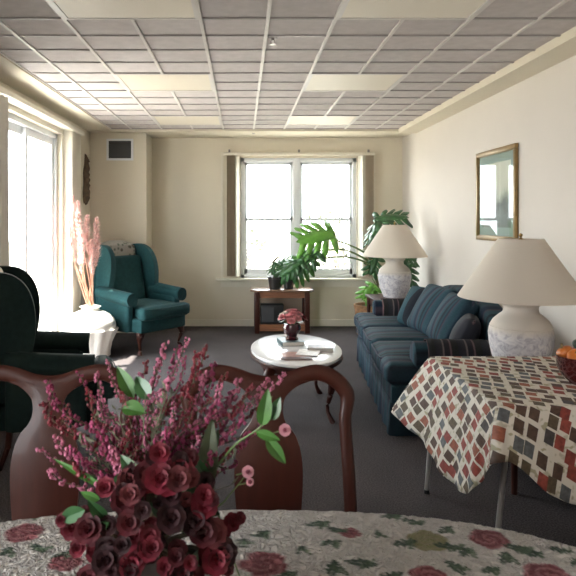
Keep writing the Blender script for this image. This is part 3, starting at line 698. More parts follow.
for k in range(9):
    a = k*.7; tube(b, [(0, 0, -.02), (.03*math.cos(a), .03*math.sin(a), .03), (.055*math.cos(a), .055*math.sin(a), .08)], .003, 5)
link('stem', b, M_stem, fl)
b = bmesh.new()
for k in range(8):
    a = k*.8; p = Vector((.05*math.cos(a), .05*math.sin(a), .04)); q = p+Vector((.05*math.cos(a), .05*math.sin(a), -.01)); s_ = Vector((-math.sin(a), math.cos(a), 0))*.018
    b.faces.new([b.verts.new(p), b.verts.new((p+q)/2+s_), b.verts.new(q), b.verts.new((p+q)/2-s_)])
link('leaf', b, M_leaf, fl, recalc=False)

# ------------------------------------------------------------------ side table under window
t = thing('side_table', 'low wooden side table with open shelf standing under the window', 'table', (.48, 7.58, 0))
b = bmesh.new(); prism(b, [(-.38, -.12), (-.30, -.22), (.30, -.22), (.38, -.12), (.38, .20), (-.38, .20)], 2, .495, .52); link('table_top', b, mat('table_top_wood', (.22, .12, .08), .25, coat=.4, var=.2, stretch=(1, 8, 8)), t, bevel=.006)
for (x, y) in ((-.30, -.17), (.30, -.17), (-.30, .16), (.30, .16)):
    link('leg', boxes((x-.03, x+.03, y-.025, y+.025, 0, .494)), M_wood, t, bevel=.006)
link('apron', boxes((-.27, .27, -.18, -.16, .425, .494), (-.27, .27, .15, .17, .425, .494), (-.31, -.29, -.144, .134, .425, .494), (.29, .31, -.144, .134, .425, .494)), M_woodm, t, smooth=False)
link('shelf', boxes((-.27, .27, -.19, .18, .085, .11), (-.27, .27, -.19, -.17, .03, .084)), M_woodm, t, smooth=False)
link('back_panel', boxes((-.27, .27, .175, .185, .11, .425)), mat('pale_panel', (.45, .36, .27), .6), t, smooth=False)
t = thing('radio', 'black box radio on the shelf of the table under the window', 'radio', (.38, 7.50, .11))
link('case', boxes((-.16, .12, -.09, .09, 0, .23)), M_black, t, bevel=.008)
link('speaker_grille', boxes((-.145, .0, -.094, -.0905, .03, .2)), mat('grey_mesh', (.06, .06, .065), .6, bump=.8, bscale=300), t)
b = bmesh.new(); tube(b, [(.06, -.09, .06), (.06, -.105, .06)], .018, 16); link('knob', b, M_metal, t)
def pot(x, y, z, r, h, lb):
    t = thing('plant_pot', lb, 'plant pot', (x, y, z), 0, 'dark pots on the table under the window')
    b = bmesh.new(); lathe(b, [(0, 0), (r*.75, 0), (r*.8, .01), (r, h*.82), (r*1.08, h*.84), (r*1.08, h), (r*.95, h), (r*.92, h*.85), (0, h*.84)], 28); link('body', b, M_pot, t)
    b = bmesh.new(); lathe(b, [(0, h*.845), (r*.9, h*.845), (r*.9, h*.86), (0, h*.88)], 20); link('soil', b, mat('soil', (.03, .02, .014), .95, bump=1), t)
pot(.40, 7.50, .52, .085, .15, 'larger dark plant pot at left on the table under the window')
pot(.565, 7.50, .52, .072, .12, 'smaller dark plant pot at right on the window table')

# ------------------------------------------------------------------ plants
def monstera_leaf(L_, Wd, seed, lobes=6, droop=.5):
    """leaf in local frame: base origin, along +y, normal +z; returns bmesh"""
    rnd = random.Random(seed); b = bmesh.new()
    def put(x, y):
        z = -droop*(y*y)/L_*.9-abs(x)**1.5*.9+.006*math.sin(y*60)
        return b.verts.new((x, y, z))
    nr = 14
    mid = [put(0, L_*i/nr) for i in range(nr+1)]
    for s in (-1, 1):
        inner = [put(s*.16*Wd*math.sin(PI*min(1, .12+.88*i/nr))**.6 if i < nr else 0, L_*i/nr*.98+.0) for i in range(nr+1)]
        for i in range(nr): b.faces.new((mid[i], mid[i+1], inner[i+1], inner[i]))
        for k in range(lobes):
            f0 = (k+.05)/lobes*.95; f1 = (k+.90)/lobes*.95
            i0 = f0*nr; i1 = f1*nr
            def inn(f):
                i = min(nr-1, int(f)); w = f-i; return inner[i].co.lerp(inner[i+1].co, w)
            a = inn(i0); c = inn(i1); fm = (f0+f1)/2
            reach = Wd*.5*math.sin(PI*min(.97, .24+.72*fm))**.7*rnd.uniform(.88, 1.08); lean = (.0+.55*fm)*reach+.02-(.35*reach if k == 0 else 0)
            tipx = s*(.16*Wd+reach*.8); 
            rows_ = [(a, c)]
            for t_ in (.35, .7, 1.0):
                x = a.x+(tipx-a.x)*t_; y = (a.y+c.y)/2+lean*t_; hw_ = (c.y-a.y)/2*(1.12 if t_ < .5 else (.95 if t_ < .9 else .25))
                rows_.append((Vector((x, y-hw_, 0)), Vector((x, y+hw_, 0))))
            vs = []
            for p, q in rows_: vs.append((put(p.x, p.y), put(q.x, q.y)))
            for r1, r2 in zip(vs, vs[1:]): b.faces.new((r1[0], r1[1], r2[1], r2[0]))
    return b
def P3(px, py, d): return Vector(((px-VX)*d/F, d, CAMZ-(py-VY)*d/F))
def place_leaf(parent, base, tip, nrm, wd, seed, m, lobes=6, droop=.5, stemfrom=None):
    L_ = (tip-base).length; b = monstera_leaf(L_, wd, seed, lobes, droop)
    y = (tip-base).normalized(); z = (nrm-y*nrm.dot(y)).normalized(); x = y.cross(z)
    M = Matrix((x, y, z)).transposed().to_4x4(); M.translation = base
    b.transform(Matrix.Translation(-parent.location) @ M)
    o = link('leaf', b, m, parent, recalc=False); md = o.modifiers.new('t', 'SOLIDIFY'); md.thickness = .002; return o
mp = thing('monstera_plant', 'large split-leaf plant in the far right corner arching over the window', 'potted plant', (1.52, 7.32, 0))
b = bmesh.new(); lathe(b, [(0, 0), (.15, 0), (.16, .01), (.19, .3), (.2, .36), (.185, .36), (.175, .31), (0, .31)], 32); link('pot', b, mat('wicker_basket', (.30, .15, .07), .7, bump=1, bscale=50, var=.3, vscale=30), mp)
b = bmesh.new(); lathe(b, [(0, .312), (.172, .312), (.17, .325), (0, .335)], 20); link('soil', b, mat('soil', (0, 0, 0)), mp)
o0 = Vector((1.52, 7.32, 0))
def stemp(pts, r=.014):
    b = bmesh.new(); q = cr([Vector(p)-o0 for p in pts], 7); tube(b, q, [r*(1-.5*i/len(q)) for i in range(len(q))], 7); link('stem', b, M_stem, mp)
J = P3(366, 268, 7.25)
base_ = Vector((1.50, 7.32, .32))
b = bmesh.new(); tube(b, cr([base_-o0, Vector((1.53, 7.3, .55))-o0, P3(378, 285, 7.28)-o0, P3(372, 265, 7.27)-o0, P3(368, 250, 7.28)-o0], 6), .02, 8); link('trunk', b, mat('brown_green_stem', (.14, .12, .06), .7), mp)
A1 = P3(334, 239, 7.0); stemp([P3(370, 256, 7.27), P3(356, 248, 7.15), A1])
A2 = P3(318, 251, 6.95); stemp([P3(371, 262, 7.27), P3(345, 250, 7.1), A2])
A3 = P3(313, 259, 6.9); stemp([P3(373, 275, 7.28), P3(366, 263, 7.2), P3(345, 257, 7.05), A3])
A4 = P3(376, 226, 7.2); stemp([P3(369, 252, 7.28), P3(370, 238, 7.25), A4])
A5 = P3(392, 214, 7.2); stemp([P3(369, 250, 7.28), P3(378, 228, 7.25), A5])
A6 = P3(406, 258, 7.0); stemp([P3(376, 280, 7.28), P3(390, 262, 7.15), A6])
A7 = P3(372, 278, 7.2); stemp([P3(379, 290, 7.28), A7], .006)
A8 = P3(374, 258, 7.2)
place_leaf(mp, P3(335, 233, 7.0), P3(299, 237, 6.85), Vector((-.1, -1.5, .8)), .46, 1, M_leafb, 5, .3)
place_leaf(mp, P3(318, 249, 6.95), P3(288, 262, 6.85), Vector((-.5, -.9, .8)), .34, 2, M_leaf, 5, .5)
place_leaf(mp, P3(311, 256, 6.9), P3(290, 279, 6.85), Vector((.1, -1, .5)), .32, 3, mat('mid_green_leaf', (.07, .2, .04), .4, var=.3), 5, .3)
place_leaf(mp, P3(303, 260, 6.9), P3(278, 270, 6.85), Vector((-.2, -.8, .7)), .24, 12, M_leaf, 5, .5)
place_leaf(mp, P3(381, 218, 7.2), P3(364, 242, 7.1), Vector((-.8, -.6, .6)), .30, 4, M_leaf, 5, .3)
place_leaf(mp, P3(374, 219, 7.2), P3(408, 211, 7.1), Vector((.1, -.9, .9)), .34, 5, M_leaf, 5, .3)
place_leaf(mp, P3(403, 256, 6.95), P3(414, 288, 6.85), Vector((.1, -1, .3)), .27, 6, M_leaf, 5, .2)
place_leaf(mp, P3(398, 258, 6.95), P3(416, 256, 6.85), Vector((.1, -1, .8)), .22, 7, M_leaf, 5, .4)
place_leaf(mp, P3(377, 256, 7.2), P3(370, 274, 7.1), Vector((-.2, -1, .4)), .22, 8, M_leaf, 4, .3)
place_leaf(mp, P3(374, 284, 7.15), P3(362, 298, 7.05), Vector((-.2, -1, .6)), .22, 9, M_leafb, 4, .3)
place_leaf(mp, P3(376, 288, 7.15), P3(374, 304, 7.05), Vector((.2, -1, .5)), .20, 10, M_leafb, 4, .3)
# small climbing plant in the larger pot
sp = thing('potted_philodendron', 'dark leafy plant rising from the larger pot below window', 'potted plant', (.40, 7.50, .649))
b = bmesh.new(); q = cr([(0, 0, -.02), (-.01, 0, .10), (-.02, -.02, .2), (.05, -.04, .27)], 6); tube(b, q, [.018-.008*i/len(q) for i in range(len(q))], 8); link('stem', b, mat('brown_green_stem', (0, 0, 0)), sp)
place_leaf(sp, P3(278, 264, 7.46), P3(296, 256, 7.4), Vector((0, -.9, 1)), .26, 21, M_leaf, 5, .5)
place_leaf(sp, P3(279, 262, 7.46), P3(284, 285, 7.38), Vector((-.3, -1, .4)), .24, 22, M_leaf, 5, .3)
place_leaf(sp, P3(276, 262, 7.46), P3(270, 272, 7.4), Vector((-.5, -.8, .6)), .16, 23, M_leaf, 4, .3)

# ------------------------------------------------------------------ card table with printed cloth
ct = thing('card_table', 'folding card table with slim grey metal legs at right', 'table', (0, 0, 0))
TX0, TX1, TY0, TY1, CTZ = .905, 1.79, 2.20, 3.00, .70
link('table_top', boxes((TX0, TX1, TY0, TY1, CTZ-.035, CTZ-.003)), mat('vinyl_top', (.25, .2, .17), .6), ct, bevel=.008)
for (x, y) in ((TX0+.03, TY1-.04), (TX0+.10, TY0+.10), (TX1-.05, TY0+.10), (TX1-.05, TY1-.04)):
    x -= .03
    b = bmesh.new(); tube(b, [(x+.02, y, CTZ-.036), (x+.015, y+.13, 0.012)], .011, 10); lg = link('leg', b, M_metal, ct)
    b = bmesh.new(); tube(b, [(x+.015, y+.131, 0.0), (x+.015, y+.128, .02)], .014, 10); link('foot', b, M_black, lg)
def fruitcloth():
    m = bpy.data.materials.new('fruit_print_cloth'); m.use_nodes = True; N = m.node_tree.nodes; L = m.node_tree.links; b = N['Principled BSDF']
    uv = N.new('ShaderNodeUVMap'); mp_ = N.new('ShaderNodeMapping'); mp_.inputs['Rotation'].default_value = (0, 0, R(24)); mp_.inputs['Scale'].default_value = (20, 14.5, 1); L.new(uv.outputs[0], mp_.inputs[0])
    v = N.new('ShaderNodeTexVoronoi'); v.voronoi_dimensions = '2D'; v.distance = 'CHEBYCHEV'; v.inputs['Scale'].default_value = 1; v.inputs['Randomness'].default_value = .42; L.new(mp_.outputs[0], v.inputs[0])
    r = ramp(N, [(0, (.24, .04, .03)), (.2, (.085, .045, .03)), (.38, (.30, .09, .05)), (.50, (.11, .115, .12)), (.62, (.10, .07, .04)), (.76, (.27, .05, .035)), (.88, (.06, .05, .05))], 'CONSTANT'); L.new(v.outputs['Color'], r.inputs[0])
    n = N.new('ShaderNodeTexNoise'); n.inputs['Scale'].default_value = 55; L.new(uv.outputs[0], n.inputs[0])
    mm = N.new('ShaderNodeMixRGB'); mm.blend_type = 'OVERLAY'; mm.inputs[0].default_value = .75; L.new(r.outputs[0], mm.inputs[1]); L.new(n.outputs[0], mm.inputs[2])
    r2 = ramp(N, [(.34, (0, 0, 0)), (.37, (1, 1, 1))]); L.new(v.outputs['Distance'], r2.inputs[0])
    n2 = N.new('ShaderNodeTexNoise'); n2.inputs['Scale'].default_value = 26; L.new(uv.outputs[0], n2.inputs[0])
    r3 = ramp(N, [(.36, (.40, .36, .24)), (.42, (.70, .65, .57)), (.6, (.70, .65, .57)), (.66, (.50, .46, .36))]); L.new(n2.outputs[0], r3.inputs[0])
    mx = N.new('ShaderNodeMixRGB'); L.new(r2.outputs[0], mx.inputs[0]); L.new(mm.outputs[0], mx.inputs[1]); L.new(r3.outputs[0], mx.inputs[2]); L.new(mx.outputs[0], b.inputs['Base Color'])
    b.inputs['Roughness'].default_value = .7; return m
def P_hem(px, py, Y): p = P3(px, py, Y); return (p.x, p.y, p.z)
ctl = []   # (top xy, hem xyz)
def add(tx, ty, h): ctl.append((tx, ty, *h))
add(TX0, TY1-.03, P_hem(393, 411, 3.05)); add(TX0, TY1-.18, P_hem(410, 430, 2.87)); add(TX0, TY1-.33, P_hem(430, 452, 2.70)); add(TX0, TY0+.30, P_hem(447, 480, 2.50)); add(TX0, TY0+.16, P_hem(466, 494, 2.33))
add(TX0, TY0+.05, P_hem(480, 482, 2.23)); add(TX0+.01, TY0+.01, P_hem(494, 463, 2.14)); add(TX0+.05, TY0, P_hem(516, 466, 2.13)); add(TX0+.16, TY0, P_hem(545, 490, 2.13)); add(TX0+.30, TY0, P_hem(578, 506, 2.13))
add(TX0+.55, TY0, (1.45, 2.12, .36)); add(TX1-.1, TY0, (1.70, 2.11, .38)); add(TX1, TY0+.03, (1.86, 2.14, .42)); add(TX1, TY0+.3, (1.85, 2.5, .42)); add(TX1, TY1-.2, (1.85, 2.8, .42)); add(TX1-.01, TY1-.01, (1.84, 3.03, .45))
add(TX1-.3, TY1, (1.49, 3.025, .50)); add(TX0+.35, TY1, (1.25, 3.025, .50)); add(TX0+.12, TY1, (.98, 3.03, .48)); add(TX0+.02, TY1, (.82, 3.06, .44))
C_ = ctl[-1:]+ctl+ctl[:2]
ringp = []
for i in range(1, len(C_)-2):
    for k in range(10):
        t_ = k/10; a, b_, c, d_ = C_[i-1], C_[i], C_[i+1], C_[i+2]
        ringp.append([.5*((2*b_[j])+(-a[j]+c[j])*t_+(2*a[j]-5*b_[j]+4*c[j]-d_[j])*t_*t_+(-a[j]+3*b_[j]-3*c[j]+d_[j])*t_**3) for j in range(5)])
b = bmesh.new(); uvl = b.loops.layers.uv.new('UVMap'); UV = {}
cx, cy = (TX0+TX1)/2, (TY0+TY1)/2; rows_ = []
for f in (.0, .15, .3, .45, .6, .75, .88, .96):
    row = []
    for p in ringp:
        x = cx+(p[0]-cx)*f; y = cy+(p[1]-cy)*f; v = b.verts.new((x, y, CTZ+.001+.0012*noise.noise(Vector((x*9, y*9, 0))))); UV[v] = (x, y); row.append(v)
    rows_.append(row)
nd = 16
for j in range(nd+1):
    t_ = j/nd; row = []
    for i, p in enumerate(ringp):
        top = Vector((p[0], p[1], CTZ)); hem = Vector(p[2:5]); out = Vector((hem.x-top.x, hem.y-top.y, 0))
        L_ = (hem-top).length; o2 = out.length
        # rounded shoulder, then hang
        w_ = min(1, o2/.14); e = (1-w_)*(1-(1-t_)**1.7)+w_*t_; q = Vector((top.x+out.x*e, top.y+out.y*e, CTZ+.001-(CTZ-hem.z)*(t_**1.12)))
        fold = .010*math.sin(i*.33)*t_+.006*math.sin(i*.71+1)*t_
        od = out.normalized() if o2 > 1e-4 else Vector((-1, 0, 0)); 
        # axis-aligned hang direction for the folds
        q += od*fold; v = b.verts.new(q); row.append(v)
        nrm = Vector((-1, 0)) if abs(p[0]-TX0) < .012 and p[1] > TY0+.02 else (Vector((0, -1)) if abs(p[1]-TY0) < .02 else (Vector((1, 0)) if p[0] > TX1-.012 else Vector((0, 1))))
        UV[v] = (p[0]+nrm.x*L_*t_+(out.x*(1-abs(nrm.x)))*t_, p[1]+nrm.y*L_*t_+(out.y*(1-abs(nrm.y)))*t_)
    rows_.append(row)
n = len(ringp)
for r1, r2 in zip(rows_, rows_[1:]):
    for i in range(n):
        try: b.faces.new((r1[i], r1[(i+1) % n], r2[(i+1) % n], r2[i]))
        except ValueError: pass
bmesh.ops.remove_doubles(b, verts=rows_[0], dist=1e-5)
for f in b.faces:
    for l in f.loops: l[uvl].uv = UV.get(l.vert, (cx, cy))
o = link('tablecloth', b, fruitcloth(), sharp=80); md = o.modifiers.new('t', 'SOLIDIFY'); md.thickness = .002; md.offset = 0
tag(o, 'cream tablecloth printed with red and brown squares hanging over the card table', 'tablecloth')
# bowl of gourds
BX, BY = 1.37, 2.50
t = thing('glass_bowl', 'dark red glass bowl holding gourds at the right photo edge', 'bowl', (BX, BY, CTZ+.004))
b = bmesh.new(); lathe(b, [(0, 0), (.045, 0), (.047, .006), (.075, .03), (.092, .065), (.094, .10), (.097, .112), (.092, .112), (.088, .10), (.086, .065), (.07, .034), (0, .012)], 40)
link('bowl', b, mat('ruby_glass', (.09, .01, .012), .1, coat=.7, trans=.35), t)
def gourd(c, r, sc, rot, m, lb, ribs=9):
    t = thing('gourd', lb, 'gourd', (BX+c[0], BY+c[1], CTZ+.004+c[2]), 0, 'small gourds piled in the glass bowl')
    b = bmesh.new(); M = Matrix.Rotation(R(rot[0]), 4, 'X') @ Matrix.Rotation(R(rot[1]), 4, 'Y')
    prof = [(0, -.8*r), (.4*r, -.86*r), (.8*r, -.6*r), (r, -.1*r), (.9*r, .4*r), (.55*r, .72*r), (.2*r, .7*r), (0, .62*r)]
    lathe(b, [(x, z*sc) for x, z in cr(prof, 3)], 36, fn=lambda q, z, a: q*(1+.07*abs(math.sin(a*ribs/2)))); b.transform(M); link('body', b, m, t)
    b = bmesh.new(); tube(b, [(0, 0, .6*r*sc), (.003, 0, .95*r*sc), (.012, .003, 1.2*r*sc)], [.006, .004, .005], 6); b.transform(M); link('stalk', b, mat('dry_stalk', (.2, .15, .07), .8), t)
M_or = mat('orange_rind', (.62, .17, .025), .35, var=.2, vscale=30, coat=.3); M_rr = mat('red_rind', (.42, .05, .03), .35, var=.3, vscale=20, coat=.3); M_yl = mat('yellow_rind', (.65, .38, .06), .35, var=.2, vscale=20, coat=.3); M_dg = mat('dark_green_rind', (.03, .05, .03), .4, var=.4, vscale=20)
gourd((-.035, -.03, .115), .036, .8, (25, -20), M_or, 'orange gourd at the front of the glass bowl')
gourd((.038, -.028, .117), .038, .8, (20, 25), M_yl, 'yellow-orange gourd at right in the glass bowl')
gourd((-.052, .035, .12), .032, .8, (-15, -30), M_or, 'orange gourd at the left rim of the glass bowl')
gourd((.03, .045, .122), .038, .8, (-20, 15), M_rr, 'red gourd at the back of the glass bowl')
gourd((.005, .02, .155), .028, .9, (5, -8), M_dg, 'dark green gourd on top of the pile in glass bowl')
gourd((.0, .0, .052), .042, .8, (0, 0), M_or, 'orange gourd low inside the glass bowl')

# ------------------------------------------------------------------ dining chairs (back faces +y, seat towards camera)
def dining_chair(loc, rz, lb):
    t = thing('dining_chair', lb, 'chair', loc, rz, 'dark wooden dining chairs at the near table')
    # back frame: stiles + yoke crest, rectangular-ish section tube in x-z plane; y leans back
    lean = lambda z: (z-.46)*.10
    half = [(.205, .0), (.212, .30), (.222, .46), (.226, .60), (.222, .72), (.216, .82), (.214, .885), (.205, .93), (.178, .965), (.135, .984), (.09, .978), (.045, .962), (0, .955)]
    full = [(-x, z) for x, z in half]+[(x, z) for x, z in half[::-1][1:]]
    wid = [.018, .019, .020, .017, .0165, .016, .017, .020, .021, .021, .021, .024, .026]; wid = wid+wid[::-1][1:]
    pts = cr([(x, lean(z) if z > .46 else -(z-.46)*.10, z-.5*0, w) for (x, z), w in zip(full, wid)], 5)
    # centre line is offset inward so the outer silhouette matches
    b = bmesh.new()
    rr = []
    for p in pts: rr.append(p[3])
    P = []
    for p in pts:
        off = min(1, max(0, (p[2]-.86)/.07)); P.append((p[0]-math.copysign(.016, p[0])*(1-off)*(abs(p[0]) > .05), p[1], p[2]-p[3]*.8*off))
    tube(b, P, rr, 12, 1.0, .62, up=(0, 1, 0)); link('back_frame', b, M_wood, t)
    # splat: vase outline, slight forward curve
    sp = [(.045, .47), (.062, .50), (.078, .60), (.086, .70), (.084, .765), (.070, .815), (.050, .84), (.040, .86), (.038, .885), (.046, .91), (.075, .935), (.11, .948)]
    sp = cr(sp, 4)
    poly = [(x, z) for x, z in sp]+[(-x, z) for x, z in sp[::-1]]
    b = bmesh.new(); cols = []
    for x, z in sp:
        y = lean(z)-.018*math.sin(PI*(z-.47)/.48); row = []
        for u in (-1, -.6, 0, .6, 1): row.append((b.verts.new((x*u, y-.006+.008*u*u-.008, z)), b.verts.new((x*u, y+.006+.008*u*u-.008, z))))
        cols.append(row)
    for r1, r2 in zip(cols, cols[1:]):
        for k in range(4):
            b.faces.new((r1[k][0], r1[k+1][0], r2[k+1][0], r2[k][0])); b.faces.new((r1[k][1], r1[k+1][1], r2[k+1][1], r2[k][1]))
        b.faces.new((r1[0][0], r1[0][1], r2[0][1], r2[0][0])); b.faces.new((r1[4][0], r1[4][1], r2[4][1], r2[4][0]))
    for row in (cols[0], cols[-1]):
        for k in range(4): b.faces.new((row[k][0], row[k+1][0], row[k+1][1], row[k][1]))
    link('splat', b, M_wood, t)
    b = bmesh.new(); prism(b, [(-.20, .0), (.20, .0), (.245, -.42), (.22, -.445), (-.22, -.445), (-.245, -.42)], 2, .39, .45); link('seat_rail', b, M_wood, t, bevel=.01)
    b = bmesh.new(); softbox(b, (0, -.225, .465), (.42, .40, .045), .02, 8, (0, 0, .015)); link('seat', b, mat('seat_fabric', (.25, .2, .16), .9, var=.2, vscale=30), t)
    for s in (-1, 1):
        b = bmesh.new(); cabriole(b, s*.20, -.40, s, -1, .40, .034); link('leg', b, M_wood, t)
    return t
def dcbits(): pass
dc = dining_chair((.067, 1.56, 0), 0, 'carved dark wood dining chair in the middle, in front of the coffee table')
dup(dc, (-.497, 1.56, 0), R(2), 'carved dark wood dining chair at the left edge, before the dark armchair')

# ------------------------------------------------------------------ dining table + floral quilted cloth
TC = (-.02, .68); TA, TB, TN, DTZ = .80, .62, 2.8, .75
def sup(a, b_, n_, ang):
    c, s = math.cos(ang), math.sin(ang); return (math.copysign(abs(c)**(2/n_), c)*a, math.copysign(abs(s)**(2/n_), s)*b_)
t = thing('dining_table', 'oval dining table in the foreground hidden under floral cloth', 'table', (*TC, 0))
b = bmesh.new(); prism(b, [sup(TA-.01, TB-.01, TN, 2*PI*i/72) for i in range(72)], 2, DTZ-.03, DTZ-.001); link('table_top', b, M_wood, t, bevel=.004)
b = bmesh.new(); prism(b, [sup(TA-.14, TB-.14, 3.5, 2*PI*i/48) for i in range(48)], 2, DTZ-.10, DTZ-.031); link('apron', b, M_wood, t)
for sx in (-1, 1):
    for sy in (-1, 1):
        b = bmesh.new(); tube(b, [(sx*.54, sy*.37, DTZ-.10), (sx*.54, sy*.37, .4), (sx*.54, sy*.37, 0)], [.035, .028, .018], 12); link('leg', b, M_wood, t)
# cloth: dense vertices coloured with the printed flowers
def TP(px, py): d_ = (CAMZ-.76)*F/(py-VY); return ((px-VX)*d_/F, d_)
PK, PK2, GR, GR2, YE = (.42, .13, .17), (.62, .36, .38), (.17, .26, .19), (.32, .40, .30), (.50, .50, .30)
mot = []
def rose(px, py, r, c1=PK, c2=PK2): mot.append(('r', *TP(px, py), r, c1, c2, random.uniform(0, 6)))
def lf(px, py, r, ang, c=GR): mot.append(('l', *TP(px, py), r, c, c, R(ang)))
random.seed(4)
rose(24, 531, .040); rose(66, 560, .034); rose(264, 562, .046); rose(350, 531, .022); rose(428, 539, .042, YE, (.55, .52, .38)); rose(489, 537, .040); rose(428, 574, .035); rose(548, 574, .045); rose(-30, 560, .04); rose(160, 545, .04)
for (x, y, r, a) in ((31, 515, .022, 20), (37, 546, .026, 140), (62, 552, .022, 30), (5, 550, .025, 60), (240, 540, .028, 120), (262, 532, .024, 20), (285, 575, .03, 40), (318, 522, .030, 10), (336, 528, .022, 150), (330, 541, .026, 20), (333, 566, .03, 70), (362, 561, .032, 170), (392, 514, .030, 10), (412, 520, .026, 150), (405, 541, .030, 20), (450, 545, .032, 160), (445, 528, .022, 40), (378, 533, .018, 80), (520, 547, .034, 150), (505, 556, .028, 60), (466, 550, .025, 40), (535, 552, .02, 20), (560, 548, .024, 160), (455, 565, .028, 110), (300, 548, .02, 60), (390, 575, .03, 30), (490, 568, .024, 20), (200, 530, .026, 30), (110, 520, .02, 10), (575, 560, .02, 50)):
    lf(x, y, r, a); lf(x+6, y+1, r*.75, a+55, GR2)
def printcol(x, y):
    base = (.80, .78, .76)
    n1 = noise.noise(Vector((x*60, y*60, 2)))
    c = [v*(1+.04*n1) for v in base]
    for (k, mx, my, r, c1, c2, an) in mot:
        dx, dy = x-mx, y-my
        if abs(dx) > r*1.3 or abs(dy) > r*1.3: continue
        if k == 'r':
            d_ = math.hypot(dx, dy); a = math.atan2(dy, dx)+an; edge = r*(.86+.14*abs(math.sin(a*2.5)))
            if d_ < edge:
                sw = math.sin(d_/r*15+a*2+1.5*noise.noise(Vector((x*70, y*70, 0)))); w = .5+.5*sw
                cc = [c1[i]*(1-w)+c2[i]*w for i in range(3)]; fade = min(1, (edge-d_)/(r*.12))*.85
                c = [c[i]*(1-fade)+cc[i]*fade for i in range(3)]
        else:
            u = dx*math.cos(an)+dy*math.sin(an); v = -dx*math.sin(an)+dy*math.cos(an); hw_ = r*.36*(1-(u/r)**2) if abs(u) < r else -1
            hw_ *= 1+.25*math.sin(u/r*14)
            if hw_ > 0 and abs(v) < hw_:
                w = .8 if abs(v) > r*.03 else .35
                c = [c[i]*(1-w)+c1[i]*w for i in range(3)]
    return c
b = bmesh.new(); cl_ = b.loops.layers.color.new('print'); CC = {}
def quilt(x, y):
    p = Vector((x*42, y*42, 0)); q = Vector((x+.012*noise.noise(p*.7), y+.012*noise.noise(p*.7+Vector((9, 9, 9))), 0))
    s = noise.noise(Vector((q.x*75+q.y*40, q.y*75-q.x*30, 1))); return .0022*(1-min(1, abs(s)*3.2))*-1+.0016
nring, nseg = 0, 620; rows_ = []
fs = [0]+[.15*k for k in range(1, 4)]+[.45+.55*k/150 for k in range(1, 151)]
for f in fs:
    row = []
    for i in range(nseg):
        a = 2*PI*i/nseg; sx_, sy_ = sup(TA, TB, TN, a); x, y = TC[0]+sx_*f, TC[1]+sy_*f
        z = .756+quilt(x, y)
        v = b.verts.new((x, y, z)); CC[v] = printcol(x, y) if y > .8 else (.80, .78, .76); row.append(v)
    rows_.append(row)
for j in range(1, 15):
    t_ = j/14; row = []
    for i in range(nseg):
        a = 2*PI*i/nseg; sx_, sy_ = sup(TA, TB, TN, a); nv_ = Vector((sx_, sy_)).normalized()
        o_ = .004+.014*math.sin(min(1, t_*4)*PI/2)+.012*t_*math.sin(a*26)
        v = b.verts.new((TC[0]+sx_+nv_.x*o_, TC[1]+sy_+nv_.y*o_, .754-.18*t_)); CC[v] = (.80, .78, .76); row.append(v)
    rows_.append(row)
for r1, r2 in zip(rows_, rows_[1:]):
    for i in range(nseg): b.faces.new((r1[i], r1[(i+1) % nseg], r2[(i+1) % nseg], r2[i]))
for f in b.faces:
    for l in f.loops: l[cl_] = (*CC[l.vert], 1)
bmesh.ops.remove_doubles(b, verts=rows_[0], dist=1e-4)
m = bpy.data.materials.new('floral_quilt'); m.use_nodes = True; N = m.node_tree.nodes; L = m.node_tree.links
at = N.new('ShaderNodeVertexColor'); at.layer_name = 'print'; L.new(at.outputs[0], N['Principled BSDF'].inputs['Base Color']); N['Principled BSDF'].inputs['Roughness'].default_value = .85
tc = N.new('ShaderNodeTexCoord'); n_ = N.new('ShaderNodeTexNoise'); n_.inputs['Scale'].default_value = 400; L.new(tc.outputs['Object'], n_.inputs[0]); bp = N.new('ShaderNodeBump'); bp.inputs['Strength'].default_value = .3; bp.inputs['Distance'].default_value = .002; L.new(n_.outputs[0], bp.inputs['Height']); L.new(bp.outputs[0], N['Principled BSDF'].inputs['Normal'])
n4 = N.new('ShaderNodeTexNoise'); n4.inputs['Scale'].default_value = 70; n4.inputs['Detail'].default_value = 1; n4.inputs['Distortion'].default_value = .9; L.new(tc.outputs['Object'], n4.inputs[0])
m1 = N.new('ShaderNodeMath'); m1.operation = 'SUBTRACT'; m1.inputs[1].default_value = .5; L.new(n4.outputs[0], m1.inputs[0])
m2 = N.new('ShaderNodeMath'); m2.operation = 'ABSOLUTE'; L.new(m1.outputs[0], m2.inputs[0])
m3 = N.new('ShaderNodeMapRange'); m3.inputs[2].default_value = .12; L.new(m2.outputs[0], m3.inputs[0])
b4 = N.new('ShaderNodeBump'); b4.inputs['Strength'].default_value = 1; b4.inputs['Distance'].default_value = .011; L.new(m3.outputs[0], b4.inputs['Height']); L.new(bp.outputs[0], b4.inputs['Normal']); L.new(b4.outputs[0], N['Principled BSDF'].inputs['Normal'])
o = link('quilted_tablecloth', b, m, sharp=80)
tag(o, 'off-white quilted tablecloth with pink roses and green leaves in the foreground', 'tablecloth')

